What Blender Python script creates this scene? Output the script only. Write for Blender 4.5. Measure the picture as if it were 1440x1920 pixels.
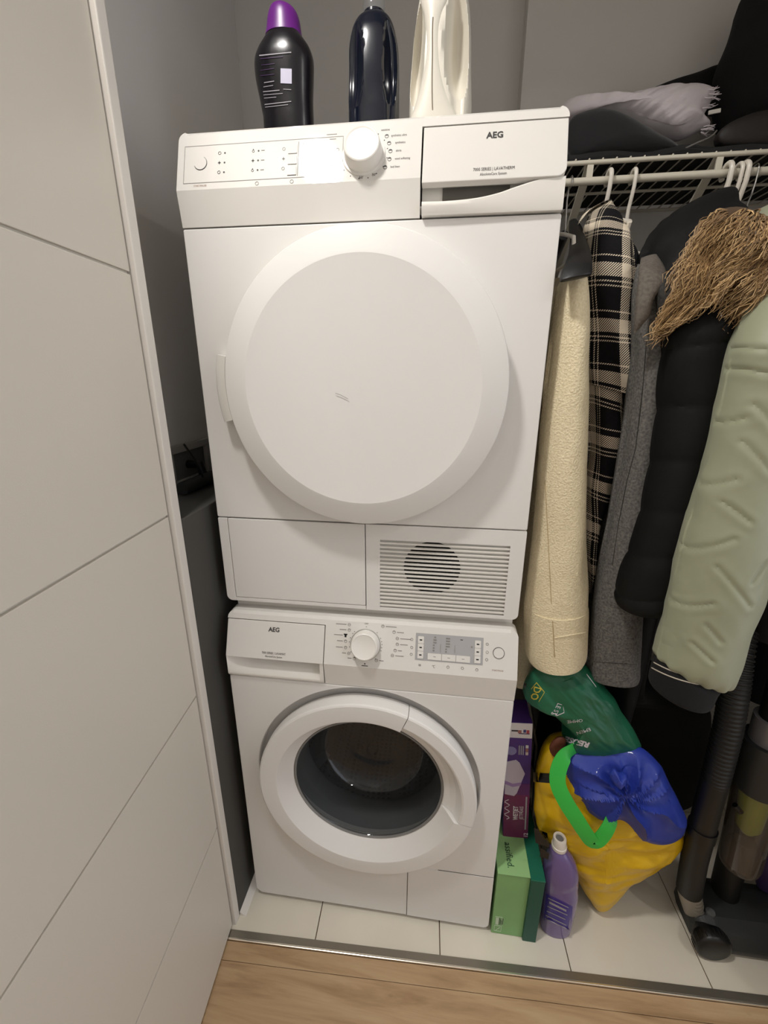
import bpy, bmesh, math, random
from mathutils import Vector, Matrix, noise
from mathutils.bvhtree import BVHTree

for o in list(bpy.data.objects):
    bpy.data.objects.remove(o, do_unlink=True)
scene = bpy.context.scene
COL = scene.collection
random.seed(7)

# ------------------------------------------------------------------ camera
CAM = Vector((0.433078, -0.762252, 1.306170))
YAW, PITCH, ROLL, FPX = 0.129952, 0.306258, 0.002309, 806.631
FW = Vector((-math.sin(YAW)*math.cos(PITCH), math.cos(YAW)*math.cos(PITCH), -math.sin(PITCH)))
RT0 = Vector((math.cos(YAW), math.sin(YAW), 0)); UP0 = RT0.cross(FW)
RT = RT0*math.cos(ROLL) + UP0*math.sin(ROLL)
UP = -RT0*math.sin(ROLL) + UP0*math.cos(ROLL)
cd = bpy.data.cameras.new('camera'); cam = bpy.data.objects.new('camera', cd); COL.objects.link(cam)
cd.sensor_fit = 'VERTICAL'; cd.sensor_height = 36.0; cd.sensor_width = 27.0
cd.lens = FPX/1920*36; cd.clip_start = 0.01
cam.matrix_world = Matrix(((RT.x, UP.x, -FW.x, CAM.x), (RT.y, UP.y, -FW.y, CAM.y), (RT.z, UP.z, -FW.z, CAM.z), (0, 0, 0, 1)))
scene.camera = cam

# ------------------------------------------------------------------ world, lights, exposure
WORLD_E, LAMP_E, LAMP2_E = 1.55, 15.5, 5.0
w = bpy.data.worlds.new('World'); scene.world = w; w.use_nodes = True
bg = w.node_tree.nodes['Background']; bg.inputs[0].default_value = (0.90, 0.965, 1.07, 1); bg.inputs[1].default_value = WORLD_E
LAMP = Vector((0.0, -0.515, 2.455)); LAMP2 = Vector((1.75, -0.95, 2.455))
for P_, E_ in ((LAMP, LAMP_E), (LAMP2, LAMP2_E)):
    ld = bpy.data.lights.new('downlight_light', 'AREA'); ld.shape = 'DISK'; ld.size = 0.145; ld.energy = E_; ld.color = (1.0, 0.975, 0.935)
    lo = bpy.data.objects.new('downlight_light', ld); COL.objects.link(lo); lo.location = P_ - Vector((0, 0, 0.012))
scene.view_settings.view_transform = 'Standard'; scene.view_settings.look = 'None'
scene.view_settings.gamma = 1.0; scene.view_settings.use_curve_mapping = False
scene.view_settings.exposure = 0.0


# ------------------------------------------------------------------ helpers
def ray(u, v): return FW + RT*((u-720)/FPX) + UP*((960-v)/FPX)
def at(u, v, y):
    d = ray(u, v); return CAM + d*((y-CAM.y)/d.y)
def atx(u, v, x):
    d = ray(u, v); return CAM + d*((x-CAM.x)/d.x)
def atz(u, v, z):
    d = ray(u, v); return CAM + d*((z-CAM.z)/d.z)
def lin(c):
    c = c/255.0
    return c/12.92 if c <= 0.04045 else ((c+0.055)/1.055)**2.4
def rgb(r, g, b): return (lin(r), lin(g), lin(b), 1.0)

MATS = {}
def mat(name, col, rough=0.5, metal=0.0, spec=0.5, bump=None, var=None, alpha=None, coat=0.0, sheen=0.0):
    """col = sRGB 0-255; bump=(scale,strength,detail); var=(scale, amount) low-contrast colour noise"""
    if name in MATS: return MATS[name]
    m = bpy.data.materials.new(name); m.use_nodes = True; nt = m.node_tree; b = nt.nodes['Principled BSDF']
    b.inputs['Base Color'].default_value = rgb(*col); b.inputs['Roughness'].default_value = rough
    b.inputs['Metallic'].default_value = metal; b.inputs['Specular IOR Level'].default_value = spec
    b.inputs['Coat Weight'].default_value = coat
    if sheen: b.inputs['Sheen Weight'].default_value = sheen
    tc = nt.nodes.new('ShaderNodeTexCoord')
    if var:
        n = nt.nodes.new('ShaderNodeTexNoise'); n.inputs['Scale'].default_value = var[0]; n.inputs['Detail'].default_value = 4
        nt.links.new(tc.outputs['Object'], n.inputs['Vector'])
        r = nt.nodes.new('ShaderNodeValToRGB'); a = var[1]; c = rgb(*col)
        r.color_ramp.elements[0].position = 0.3; r.color_ramp.elements[1].position = 0.7
        r.color_ramp.elements[0].color = (c[0]*(1-a), c[1]*(1-a), c[2]*(1-a), 1)
        r.color_ramp.elements[1].color = (min(1, c[0]*(1+a)), min(1, c[1]*(1+a)), min(1, c[2]*(1+a)), 1)
        nt.links.new(n.outputs['Fac'], r.inputs['Fac']); nt.links.new(r.outputs['Color'], b.inputs['Base Color'])
    if bump:
        n2 = nt.nodes.new('ShaderNodeTexNoise'); n2.inputs['Scale'].default_value = bump[0]
        n2.inputs['Detail'].default_value = bump[2] if len(bump) > 2 else 3
        nt.links.new(tc.outputs['Object'], n2.inputs['Vector'])
        bp = nt.nodes.new('ShaderNodeBump'); bp.inputs['Strength'].default_value = bump[1]; bp.inputs['Distance'].default_value = 0.002
        nt.links.new(n2.outputs['Fac'], bp.inputs['Height']); nt.links.new(bp.outputs['Normal'], b.inputs['Normal'])
    MATS[name] = m
    return m

def glassy(name, tint, gl=0.1, rough=0.02, frac=0.0, fcol=(200, 200, 200)):
    """thin tinted transparent shell: tinted transparency + fresnel gloss (+ a little diffuse haze)"""
    m = bpy.data.materials.new(name); m.use_nodes = True; nt = m.node_tree; nt.nodes.clear()
    out = nt.nodes.new('ShaderNodeOutputMaterial'); tr = nt.nodes.new('ShaderNodeBsdfTransparent'); tr.inputs[0].default_value = rgb(*tint)
    g = nt.nodes.new('ShaderNodeBsdfGlossy'); g.inputs['Roughness'].default_value = rough
    lw = nt.nodes.new('ShaderNodeLayerWeight'); lw.inputs[0].default_value = 0.5
    pw_ = nt.nodes.new('ShaderNodeMath'); pw_.operation = 'POWER'; nt.links.new(lw.outputs['Facing'], pw_.inputs[0]); pw_.inputs[1].default_value = 4.0
    fr = nt.nodes.new('ShaderNodeMath'); fr.operation = 'MULTIPLY_ADD'; nt.links.new(pw_.outputs[0], fr.inputs[0]); fr.inputs[1].default_value = 0.45; fr.inputs[2].default_value = 0.05
    mx = nt.nodes.new('ShaderNodeMixShader'); nt.links.new(fr.outputs[0], mx.inputs[0]); nt.links.new(tr.outputs[0], mx.inputs[1]); nt.links.new(g.outputs[0], mx.inputs[2])
    last = mx
    if frac:
        df = nt.nodes.new('ShaderNodeBsdfDiffuse'); df.inputs[0].default_value = rgb(*fcol)
        m2 = nt.nodes.new('ShaderNodeMixShader'); m2.inputs[0].default_value = frac
        nt.links.new(mx.outputs[0], m2.inputs[1]); nt.links.new(df.outputs[0], m2.inputs[2]); last = m2
    nt.links.new(last.outputs[0], out.inputs[0])
    return m

class MB:
    def __init__(s): s.v = []; s.f = []; s.uv = None; s.smooth = False
    def add(s, vs, fs):
        k = len(s.v); s.v += [Vector(p) for p in vs]; s.f += [tuple(i+k for i in f) for f in fs]; return s
    def box(s, x0, x1, y0, y1, z0, z1):
        return s.add([(x0, y0, z0), (x1, y0, z0), (x1, y1, z0), (x0, y1, z0), (x0, y0, z1), (x1, y0, z1), (x1, y1, z1), (x0, y1, z1)],
                     [(0, 3, 2, 1), (4, 5, 6, 7), (0, 1, 5, 4), (1, 2, 6, 5), (2, 3, 7, 6), (3, 0, 4, 7)])
    def xf(s, M): s.v = [M @ p for p in s.v]; return s
    def tube(s, pts, r, n=10, cap=True):
        pts = [Vector(p) for p in pts]; rr = r if isinstance(r, (list, tuple)) else [r]*len(pts)
        k = len(s.v); ref = Vector((0.31, 0.2, 0.93)); prev = None
        for i, p in enumerate(pts):
            t = (pts[min(i+1, len(pts)-1)]-pts[max(i-1, 0)]).normalized()
            if prev is None:
                a = t.cross(ref)
                if a.length < 1e-3: a = t.cross(Vector((1, 0, 0)))
            else: a = prev - t*prev.dot(t)
            a.normalize(); prev = a; b = t.cross(a)
            for j in range(n):
                th = 2*math.pi*j/n; s.v.append(p + a*(rr[i]*math.cos(th)) + b*(rr[i]*math.sin(th)))
        for i in range(len(pts)-1):
            for j in range(n):
                s.f.append((k+i*n+j, k+i*n+(j+1) % n, k+(i+1)*n+(j+1) % n, k+(i+1)*n+j))
        if cap:
            s.f.append(tuple(k+j for j in reversed(range(n)))); s.f.append(tuple(k+(len(pts)-1)*n+j for j in range(n)))
        s.smooth = True
        return s
    def revolve(s, prof, c, n=96, a0=0.0, a1=360.0, capends=True):
        """profile (r, y) turned about the Y axis through c=(x,z)"""
        full = abs(a1-a0-360) < 1e-6; m = n if full else n+1; k = len(s.v); P = len(prof)
        for i in range(m):
            a = math.radians(a0+(a1-a0)*i/n)
            for (r, y) in prof: s.v.append(Vector((c[0]+r*math.cos(a), y, c[1]+r*math.sin(a))))
        for i in range(n):
            i2 = (i+1) % m
            for j in range(P-1): s.f.append((k+i*P+j, k+i*P+j+1, k+i2*P+j+1, k+i2*P+j))
        if not full and capends:
            s.f.append(tuple(k+j for j in range(P))); s.f.append(tuple(k+(m-1)*P+j for j in reversed(range(P))))
        s.smooth = True
        return s
    def prism(s, ol, y0, y1):
        """outline [(x,z)] extruded from y0 to y1"""
        n = len(ol)
        s.add([(x, y0, z) for x, z in ol]+[(x, y1, z) for x, z in ol],
              [tuple(range(n)), tuple(reversed(range(n, 2*n)))]+[(i, i+n, (i+1) % n+n, (i+1) % n) for i in range(n)])
        return s

def rrect(x0, x1, z0, z1, r, n=6):
    """rounded outline; r = (bl, br, tr, tl)"""
    if not isinstance(r, (tuple, list)): r = (r,)*4
    out = []
    for (cx, cz, rad, a0) in ((x0, z0, r[0], 180), (x1, z0, r[1], 270), (x1, z1, r[2], 0), (x0, z1, r[3], 90)):
        sx = 1 if cx == x0 else -1; sz = 1 if cz == z0 else -1
        if rad <= 0: out.append((cx, cz)); continue
        for i in range(n+1):
            a = math.radians(a0+90*i/n); out.append((cx+sx*rad+rad*math.cos(a), cz+sz*rad+rad*math.sin(a)))
    return out

BASE = {}
def obj(name, mb, m, parent=None, bevel=0, smooth=None, angle=35):
    """link a mesh; parts are stored relative to their thing's base point"""
    off = Vector((0, 0, 0))
    if parent is not None: off = BASE[parent.name]
    vs = [p-off for p in mb.v]
    me = bpy.data.meshes.new(name); me.from_pydata([tuple(p) for p in vs], [], mb.f); me.update()
    bm = bmesh.new(); bm.from_mesh(me)
    if mb.uv is None:
        bmesh.ops.recalc_face_normals(bm, faces=bm.faces)
    if bevel:
        es = [e for e in bm.edges if len(e.link_faces) == 2 and e.calc_face_angle(0) > math.radians(30)]
        bmesh.ops.bevel(bm, geom=es, offset=bevel, segments=2, profile=0.6, affect='EDGES', clamp_overlap=True)
    bm.to_mesh(me); bm.free()
    if mb.uv is not None:
        ul = me.uv_layers.new(name='UVMap')
        for poly in me.polygons:
            for li in poly.loop_indices:
                ul.data[li].uv = mb.uv[me.loops[li].vertex_index]
    sm = mb.smooth if smooth is None else smooth
    if sm:
        for p in me.polygons: p.use_smooth = True
        try: me.set_sharp_from_angle(angle=math.radians(angle))
        except Exception: pass
    o = bpy.data.objects.new(name, me); COL.objects.link(o)
    if m is not None: me.materials.append(m)
    if parent is not None: o.parent = parent
    BASE[o.name] = off
    return o

def tag(o, label=None, cat=None, group=None, kind=None):
    if label: o['label'] = label
    if cat: o['category'] = cat
    if group: o['group'] = group
    if kind: o['kind'] = kind
    return o
def thing(name, label, cat, loc, group=None):
    o = bpy.data.objects.new(name, None); COL.objects.link(o); o.location = loc; o.empty_display_size = 0.05
    BASE[o.name] = Vector(loc); tag(o, label, cat, group); return o
def struct(name, mb, m, parent=None, bevel=0, label=None):
    o = obj(name, mb, m, parent, bevel)
    if parent is None: o['kind'] = 'structure'
    if label: o['label'] = label
    return o

def text(s, P, size, m, parent, name='lettering', tilt=0.0, spin=0.0, rotm=None, bold=0.0, sx=1.0, align='CENTER', surf=None):
    """flat printed lettering facing -Y (tilted back by tilt radians)"""
    cu = bpy.data.curves.new('txt', 'FONT'); cu.body = s; cu.size = size; cu.align_x = align; cu.align_y = 'CENTER'
    cu.resolution_u = 2; cu.offset = bold; cu.extrude = 0.0
    t = bpy.data.objects.new('txt', cu); COL.objects.link(t)
    dg = bpy.context.evaluated_depsgraph_get(); me = bpy.data.meshes.new_from_object(t.evaluated_get(dg))
    bpy.data.objects.remove(t, do_unlink=True)
    M = Matrix.Translation(P) @ (rotm if rotm is not None else Matrix.Rotation(math.pi/2-tilt, 4, 'X')) @ Matrix.Rotation(spin, 4, 'Z') @ Matrix.Diagonal((sx, 1, 1, 1))
    mb = MB(); mb.v = [M @ v.co for v in me.vertices]; mb.f = [tuple(p.vertices) for p in me.polygons]; mb.uv = [(0, 0)]*len(mb.v)
    bpy.data.meshes.remove(me)
    if surf is not None: drape(mb, surf)
    return obj(name, mb, m, parent)

def drape(mb, bvh, off=0.0012):
    for i, p in enumerate(mb.v):
        d = (p-CAM).normalized(); h = bvh.ray_cast(CAM, d)
        if h[0] is not None: mb.v[i] = h[0] - d*off
def bvh_of(o):
    off = BASE[o.name]; me = o.data
    return BVHTree.FromPolygons([v.co+off for v in me.vertices], [tuple(p.vertices) for p in me.polygons])

def cat_interp(rows, n):
    """Catmull-Rom resample of a list of equal-length tuples"""
    out = []; m = len(rows)
    for i in range(n):
        t = i/(n-1)*(m-1); k = min(int(t), m-2); f = t-k
        p0, p1, p2, p3 = rows[max(k-1, 0)], rows[k], rows[k+1], rows[min(k+2, m-1)]
        out.append(tuple(0.5*((2*b)+(-a+c)*f+(2*a-5*b+4*c-d)*f*f+(-a+3*b-3*c+d)*f**3) for a, b, c, d in zip(p0, p1, p2, p3)))
    return out

def loft(rows, nrow=60, nseg=40, disp=None, power=1.0, cap=True):
    """rows: (xL,zL,xR,zR,y,hy): a flattened tube whose left/right edges run through the given points"""
    mb = MB(); R = cat_interp(rows, nrow); uv = []
    vacc = 0; lastc = None
    for i, (xl, zl, xr, zr, y, hy) in enumerate(R):
        c = Vector(((xl+xr)/2, y, (zl+zr)/2)); h = Vector(((xr-xl)/2, 0, (zr-zl)/2))
        if lastc is not None: vacc += (c-lastc).length
        lastc = c; per = math.pi*(h.length+hy)
        for j in range(nseg):
            th = 2*math.pi*j/nseg; cs, sn = math.cos(th), math.sin(th)
            cs2 = math.copysign(abs(cs)**power, cs); sn2 = math.copysign(abs(sn)**power, sn)
            p = c + h*(-cs2) + Vector((0, -hy*sn2, 0)); nrm = Vector((-cs*hy, -sn*h.length, 0))
            if nrm.length > 1e-9: nrm.normalize()
            u = j/nseg*per
            if disp: p = p + nrm*disp(u, vacc, th, i/(nrow-1), p)
            mb.v.append(p); uv.append((u, vacc))
    for i in range(nrow-1):
        for j in range(nseg):
            j2 = (j+1) % nseg; mb.f.append((i*nseg+j, (i+1)*nseg+j, (i+1)*nseg+j2, i*nseg+j2))
    if cap:
        mb.f.append(tuple(range(nseg))); mb.f.append(tuple(reversed(range((nrow-1)*nseg, nrow*nseg))))
    mb.uv = uv; mb.smooth = True
    return mb
def prow(lst, hy, y=None):
    """(uL,vL,uR,vR,y) picked along a garment's edges at depth y -> loft rows"""
    out = []
    for q in lst:
        uL, vL, uR, vR, yy = q[:5]; h = q[5] if len(q) > 5 else hy
        a = at(uL, vL, yy); b = at(uR, vR, yy); out.append((a.x, a.z, b.x, b.z, yy, h))
    return out

def ridge(p, f):
    return 1-abs(noise.noise(p*f))*2
def pillow(ol, y0, tf, tb, c=None, nth=96, nr=26, fold=0.0, ff=9.0, stretch=(1, 1, 1), seed=0, pw=0.5, sm=2, crumple=0.0, rot=0.0, radial=None):
    """a stuffed or crumpled soft shape: outline (u,v) at depth y0, bulging tf towards the front and tb to the back"""
    pts = [at(u, v, y0) for u, v in ol]
    for _ in range(sm):
        q = []
        for i in range(len(pts)):
            a, b = pts[i], pts[(i+1) % len(pts)]; q += [a*0.75+b*0.25, a*0.25+b*0.75]
        pts = q
    L = [0]
    for i in range(len(pts)): L.append(L[-1]+(pts[(i+1) % len(pts)]-pts[i]).length)
    rs = []
    for k in range(nth):
        t = L[-1]*k/nth; i = max(j for j in range(len(pts)) if L[j] <= t)
        f = (t-L[i])/max(L[i+1]-L[i], 1e-9); rs.append(pts[i].lerp(pts[(i+1) % len(pts)], f))
    C = at(c[0], c[1], y0) if c else sum(rs, Vector())/nth
    mb = MB(); so = Vector((seed*3.1, seed*1.7, seed*0.9)); S = Vector(stretch)
    def fd(p, s):
        if not fold: return 0
        cr, sr = math.cos(rot), math.sin(rot); px_, pz_ = p.x*cr+p.z*sr, -p.x*sr+p.z*cr
        q = Vector((px_*S.x, p.y*S.y, pz_*S.z))+so
        d = ridge(q, ff)*0.6+ridge(q+Vector((5, 1, 2)), ff*2.1)*0.28+ridge(q, ff*4.5)*0.12
        if crumple:
            q2 = q+Vector((noise.noise(q*ff), 0, noise.noise(q*ff+Vector((9, 9, 9)))))*0.02
            dl = noise.voronoi(q2*ff*1.1)[0]; d2 = noise.voronoi(q2*ff*2.6+Vector((3, 7, 1)))[0]
            d = d*0.45+(1-dl[0]*1.5)*0.75*crumple+(1-d2[0]*1.5)*0.30*crumple
        if radial:
            rc = at(radial[0], radial[1], y0); dx, dz2 = p.x-rc.x, p.z-rc.z; rr_ = math.hypot(dx, dz2)
            th = math.atan2(dz2, dx)+0.35*noise.noise(p*9+so)
            cre = 1-abs(math.sin(th*radial[2]/2+1.3*noise.noise(Vector((rr_*6, seed, th*0.4)))))**0.6*1.6
            d = d*0.5+cre*radial[3]*min(1, rr_/0.03)*(1-0.4*min(1, rr_/0.14))
        return fold*d*(1-0.55*s**6)
    mb.v.append(C+Vector((0, -tf-fd(C, 0), 0)))
    for i in range(1, nr+1):
        s = math.sin(i/nr*math.pi/2)
        for k in range(nth):
            p = C.lerp(rs[k], s); h = max(0, 1-s*s)**pw
            wob = Vector((0, 0, 0))
            if fold and s > 0.8: wob = (rs[k]-C).normalized()*(noise.noise((p+so)*ff*2.2)*fold*0.35)
            mb.v.append(p+wob+Vector((0, -tf*h-fd(p, s)*(0.35+0.65*h), 0)))
    for k in range(nth): mb.f.append((0, 1+k, 1+(k+1) % nth))
    for i in range(nr-1):
        for k in range(nth):
            a = 1+i*nth+k; b = 1+i*nth+(k+1) % nth; mb.f.append((a, a+nth, b+nth, b))
    base = len(mb.v); nb = 8
    for i in range(1, nb+1):
        s = math.cos(i/nb*math.pi/2)
        if i == nb: mb.v.append(C+Vector((0, tb, 0))); break
        for k in range(nth):
            p = C.lerp(rs[k], s); mb.v.append(p+Vector((0, tb*max(0, 1-s*s)**pw, 0)))
    prev = 1+(nr-1)*nth
    for i in range(nb-1):
        cur = base+i*nth
        for k in range(nth): mb.f.append((prev+k, cur+k, cur+(k+1) % nth, prev+(k+1) % nth))
        prev = cur
    for k in range(nth): mb.f.append((prev+k, len(mb.v)-1, prev+(k+1) % nth))
    mb.smooth = True
    return mb

# ------------------------------------------------------------------ materials
M_WALL = mat('grey_wall_paint', (218, 214, 209), 0.85, bump=(220, 0.10, 2))
M_LEDGE = mat('boxing_shade_tone', (72, 70, 66), 0.8)  # shade of the gap beside the machines is put into this wall colour
M_CEIL = mat('ceiling_paint', (225, 222, 216), 0.9)
M_DOOR = mat('door_white_lacquer', (216, 209, 197), 0.42, bump=(500, 0.06, 2))
M_JAMB = mat('jamb_white_paint', (222, 216, 208), 0.45)
M_TILE = mat('cream_glazed_tile', (222, 214, 198), 0.28, bump=(60, 0.04, 3), var=(5, 0.05))
M_GROUT = mat('dark_grout', (108, 92, 72), 0.9)
M_STEEL = mat('brushed_metal_strip', (150, 144, 132), 0.38, metal=0.85, bump=(300, 0.1))
M_BRIGHT = mat('bright_metal_edge', (232, 224, 210), 0.25, metal=0.9)
M_WHITE = mat('appliance_white_enamel', (226, 223, 219), 0.48, spec=0.22)
M_CONS = mat('console_gloss_white_plastic', (221, 217, 211), 0.035, spec=0.4)
M_PLAST = mat('white_plastic', (228, 224, 217), 0.28)
M_SEAM = mat('seam_dark', (70, 66, 62), 0.8)
M_INK = mat('print_dark_grey', (52, 50, 50), 0.6)
M_INKL = mat('print_light_grey', (132, 128, 124), 0.6)
M_INKR = mat('print_brown_grey', (150, 118, 100), 0.6)
M_BLK = mat('black_plastic', (9, 9, 10), 0.4)
M_DARK = mat('dark_cavity', (10, 10, 8), 0.9)
M_GREYP = mat('grey_plastic', (110, 110, 110), 0.5)
M_LCD = mat('display_grey', (168, 167, 167), 0.2)
M_WIRE = mat('white_vinyl_wire', (205, 198, 182), 0.4)
M_HANG = mat('hanger_white_plastic', (226, 219, 207), 0.3)
M_CHROME = mat('chrome', (200, 200, 198), 0.15, metal=1.0)

def wood_mat():
    m = bpy.data.materials.new('light_oak_plank'); m.use_nodes = True; nt = m.node_tree; b = nt.nodes['Principled BSDF']
    tc = nt.nodes.new('ShaderNodeTexCoord'); mp = nt.nodes.new('ShaderNodeMapping'); mp.inputs['Scale'].default_value = (1.6, 16, 8)
    nt.links.new(tc.outputs['Object'], mp.inputs[0])
    n = nt.nodes.new('ShaderNodeTexNoise'); n.inputs['Scale'].default_value = 2.2; n.inputs['Detail'].default_value = 7; n.inputs['Roughness'].default_value = 0.62; n.inputs['Distortion'].default_value = 0.6
    nt.links.new(mp.outputs[0], n.inputs['Vector'])
    r = nt.nodes.new('ShaderNodeValToRGB'); e = r.color_ramp.elements
    e[0].position = 0.28; e[0].color = rgb(150, 118, 84); e[1].position = 0.72; e[1].color = rgb(196, 167, 130)
    k = r.color_ramp.elements.new(0.5); k.color = rgb(182, 150, 113)
    nt.links.new(n.outputs['Fac'], r.inputs[0])
    # a few small dark knots
    vo = nt.nodes.new('ShaderNodeTexVoronoi'); vo.inputs['Scale'].default_value = 5.0
    mp2 = nt.nodes.new('ShaderNodeMapping'); mp2.inputs['Scale'].default_value = (1, 2.2, 1); nt.links.new(tc.outputs['Object'], mp2.inputs[0]); nt.links.new(mp2.outputs[0], vo.inputs['Vector'])
    r2 = nt.nodes.new('ShaderNodeValToRGB'); r2.color_ramp.elements[0].position = 0.03; r2.color_ramp.elements[1].position = 0.07
    r2.color_ramp.elements[0].color = (0.45, 0.42, 0.38, 1); r2.color_ramp.elements[1].color = (1, 1, 1, 1)
    nt.links.new(vo.outputs['Distance'], r2.inputs[0])
    mx = nt.nodes.new('ShaderNodeMix'); mx.data_type = 'RGBA'; mx.blend_type = 'MULTIPLY'; mx.inputs[0].default_value = 1
    nt.links.new(r.outputs[0], mx.inputs[6]); nt.links.new(r2.outputs[0], mx.inputs[7]); nt.links.new(mx.outputs[2], b.inputs['Base Color'])
    b.inputs['Roughness'].default_value = 0.42
    bp = nt.nodes.new('ShaderNodeBump'); bp.inputs['Strength'].default_value = 0.12; bp.inputs['Distance'].default_value = 0.001
    nt.links.new(n.outputs['Fac'], bp.inputs['Height']); nt.links.new(bp.outputs[0], b.inputs['Normal'])
    return m
M_WOOD = wood_mat()

# ------------------------------------------------------------------ the setting
TH = 0.0345                                     # floor is laid about 2 degrees off the machines
RZ = Matrix.Rotation(TH, 4, 'Z')
def rbox(x0, x1, y0, y1, z0, z1): return MB().box(x0, x1, y0, y1, z0, z1).xf(RZ)
YT = -0.1125                                    # line between tiles and metal strip (floor frame)
FLOOR = struct('floor', rbox(-1.6, 2.4, -2.6, YT-0.02, -0.06, -0.012), M_GROUT)
ys = [YT-0.0215, YT-0.058, YT-0.245, YT-0.432, YT-0.619, YT-0.806, YT-0.993]
for i in range(len(ys)-1):
    xs = [-1.6, -0.9+0.37*(i % 3), 0.95+0.31*((i*2) % 3), 2.4]
    if i < 2: xs = [-1.6, 2.4]
    for j in range(len(xs)-1):
        obj('plank', rbox(xs[j]+0.0006, xs[j+1]-0.0006, ys[i+1]+0.0005, ys[i]-0.0005, -0.012, 0.0), M_WOOD, FLOOR, bevel=0.0006)
obj('plank', rbox(-1.6, 2.4, -2.6, ys[-1]-0.0005, -0.012, 0.0), M_WOOD, FLOOR)
CF = struct('floor_closet', rbox(-0.35, 1.65, YT, 0.80, -0.06, -0.003), M_GROUT)
tx = [-0.42, -0.1225, 0.1775, 0.4785, 0.7785, 1.0845, 1.386, 1.65]
for i in range(len(tx)-1):
    for (a, b) in ((YT, YT+0.43), (YT+0.43, 0.80)):
        obj('tile', rbox(max(tx[i], -0.35)+0.0012, tx[i+1]-0.0012, a+(0.0 if a == YT else 0.0012), b-0.0012, -0.003, 0.0), M_TILE, CF, bevel=0.0007)
ST = struct('trim_1', rbox(-0.06, 1.65, YT-0.0165, YT-0.0005, -0.012, 0.0022), M_STEEL, bevel=0.0006, label='brushed metal threshold strip between tiles and wood')
obj('nosing', rbox(-0.06, 1.65, YT-0.0212, YT-0.0168, -0.012, 0.0040), M_BRIGHT, ST, bevel=0.0015)

YB = 0.66; XL = -0.155; XR = 1.50; ZC = 2.46
struct('wall_back', MB().box(XL-0.1, XR+0.1, YB, YB+0.1, 0, ZC), M_WALL)
struct('wall_back_projection', MB().box(0.596, XR, 0.60, YB-0.0005, 0, ZC), M_WALL, label='shallow grey wall projection behind the hanging clothes')
struct('wall_left', MB().box(XL-0.1, XL, -0.08, YB-0.0005, 0, ZC), M_WALL)
struct('wall_right', MB().box(XR, XR+0.1, -0.105, YB-0.0005, 0, ZC), M_WALL)
LEDGE = 1.060
struct('wall_left_ledge', MB().box(XL, -0.022, -0.083, YB-0.001, 0, LEDGE), M_LEDGE, bevel=0.002, label='low boxed-in wall left of the machines, colour darkened for shade')
struct('baseboard_left', MB().add([(-0.0215, -0.083, 0.0), (-0.0215, YB-0.01, 0.0), (-0.008, YB-0.01, 0.0), (-0.006, -0.083, 0.0), (-0.0215, -0.083, 0.012), (-0.0215, YB-0.01, 0.012)],
        [(0, 3, 2, 1), (0, 4, 3), (1, 2, 5), (3, 4, 5, 2), (0, 1, 5, 4)]), M_JAMB, label='white caulk bead along the left wall')
struct('ceiling', MB().box(-1.6, 2.4, -2.6, YB+0.1, ZC, ZC+0.08), M_CEIL)
struct('wall_front_left', MB().box(-1.6, -0.066, -0.20, -0.105, 0, ZC), M_CEIL)
struct('wall_front_header', MB().box(-0.066, 1.262, -0.20, -0.105, 2.22, ZC), M_CEIL)
struct('wall_front_right', MB().box(1.262, 2.4, -0.20, -0.105, 0, ZC), M_CEIL)
struct('wall_hall', MB().box(-1.6, 2.4, -1.50, -1.40, 0, ZC), M_WALL)
struct('trim_2', MB().box(-0.0655, -0.022, -0.104, -0.084, 0, 2.22), M_JAMB, bevel=0.002, label='white side jamb of the closet opening')

# open door: hinge at the jamb, slab runs towards the viewer with shallow horizontal grooves
DH = Vector((-0.030, -0.1075, 0)); DA = math.radians(5.0)
dd = Vector((math.sin(DA), -math.cos(DA), 0)); dn = Vector((math.cos(DA), math.sin(DA), 0))
def dpt(s, n, z): return DH + dd*s + dn*n + Vector((0, 0, z))
def dz(u, v):
    d = ray(u, v); t = (DH-CAM).dot(dn)/d.dot(dn); return (CAM+d*t).z
gz = [(dz(255, 520)+dz(0, 415))/2, (dz(320, 970)+dz(0, 1145))/2, (dz(370, 1305)+dz(0, 1870))/2, (dz(338, 1718)+dz(262, 1904))/2]
DW, DT = 0.66, 0.038
door = thing('door_1', 'white lacquered closet door standing open, with shallow horizontal grooves', None, DH)
door['kind'] = 'structure'
def dbox(s0, s1, n0, n1, z0, z1):
    m = MB().add([dpt(s, n, z) for z in (z0, z1) for s, n in ((s0, n0), (s1, n0), (s1, n1), (s0, n1))],
                 [(0, 3, 2, 1), (4, 5, 6, 7), (0, 1, 5, 4), (1, 2, 6, 5), (2, 3, 7, 6), (3, 0, 4, 7)]); return m
obj('core', dbox(0, DW, -DT, -0.0045, 0.008, 2.18), M_DOOR, door, bevel=0.001)
cuts = [0.008]+sorted(gz)+[1.84, 2.18]
for i in range(len(cuts)-1):
    a = cuts[i]+(0.0018 if i else 0); b = cuts[i+1]-(0.0018 if i < len(cuts)-2 else 0)
    obj('panel', dbox(0, DW, -0.0046, 0.0, a, b), M_DOOR, door, bevel=0.0011)
for zz in (0.25, 1.03, 1.80):
    obj('hinge', MB().tube([dpt(-0.003, -0.030, zz-0.045), dpt(-0.003, -0.030, zz+0.045)], 0.005, 10), M_CHROME, door)

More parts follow.
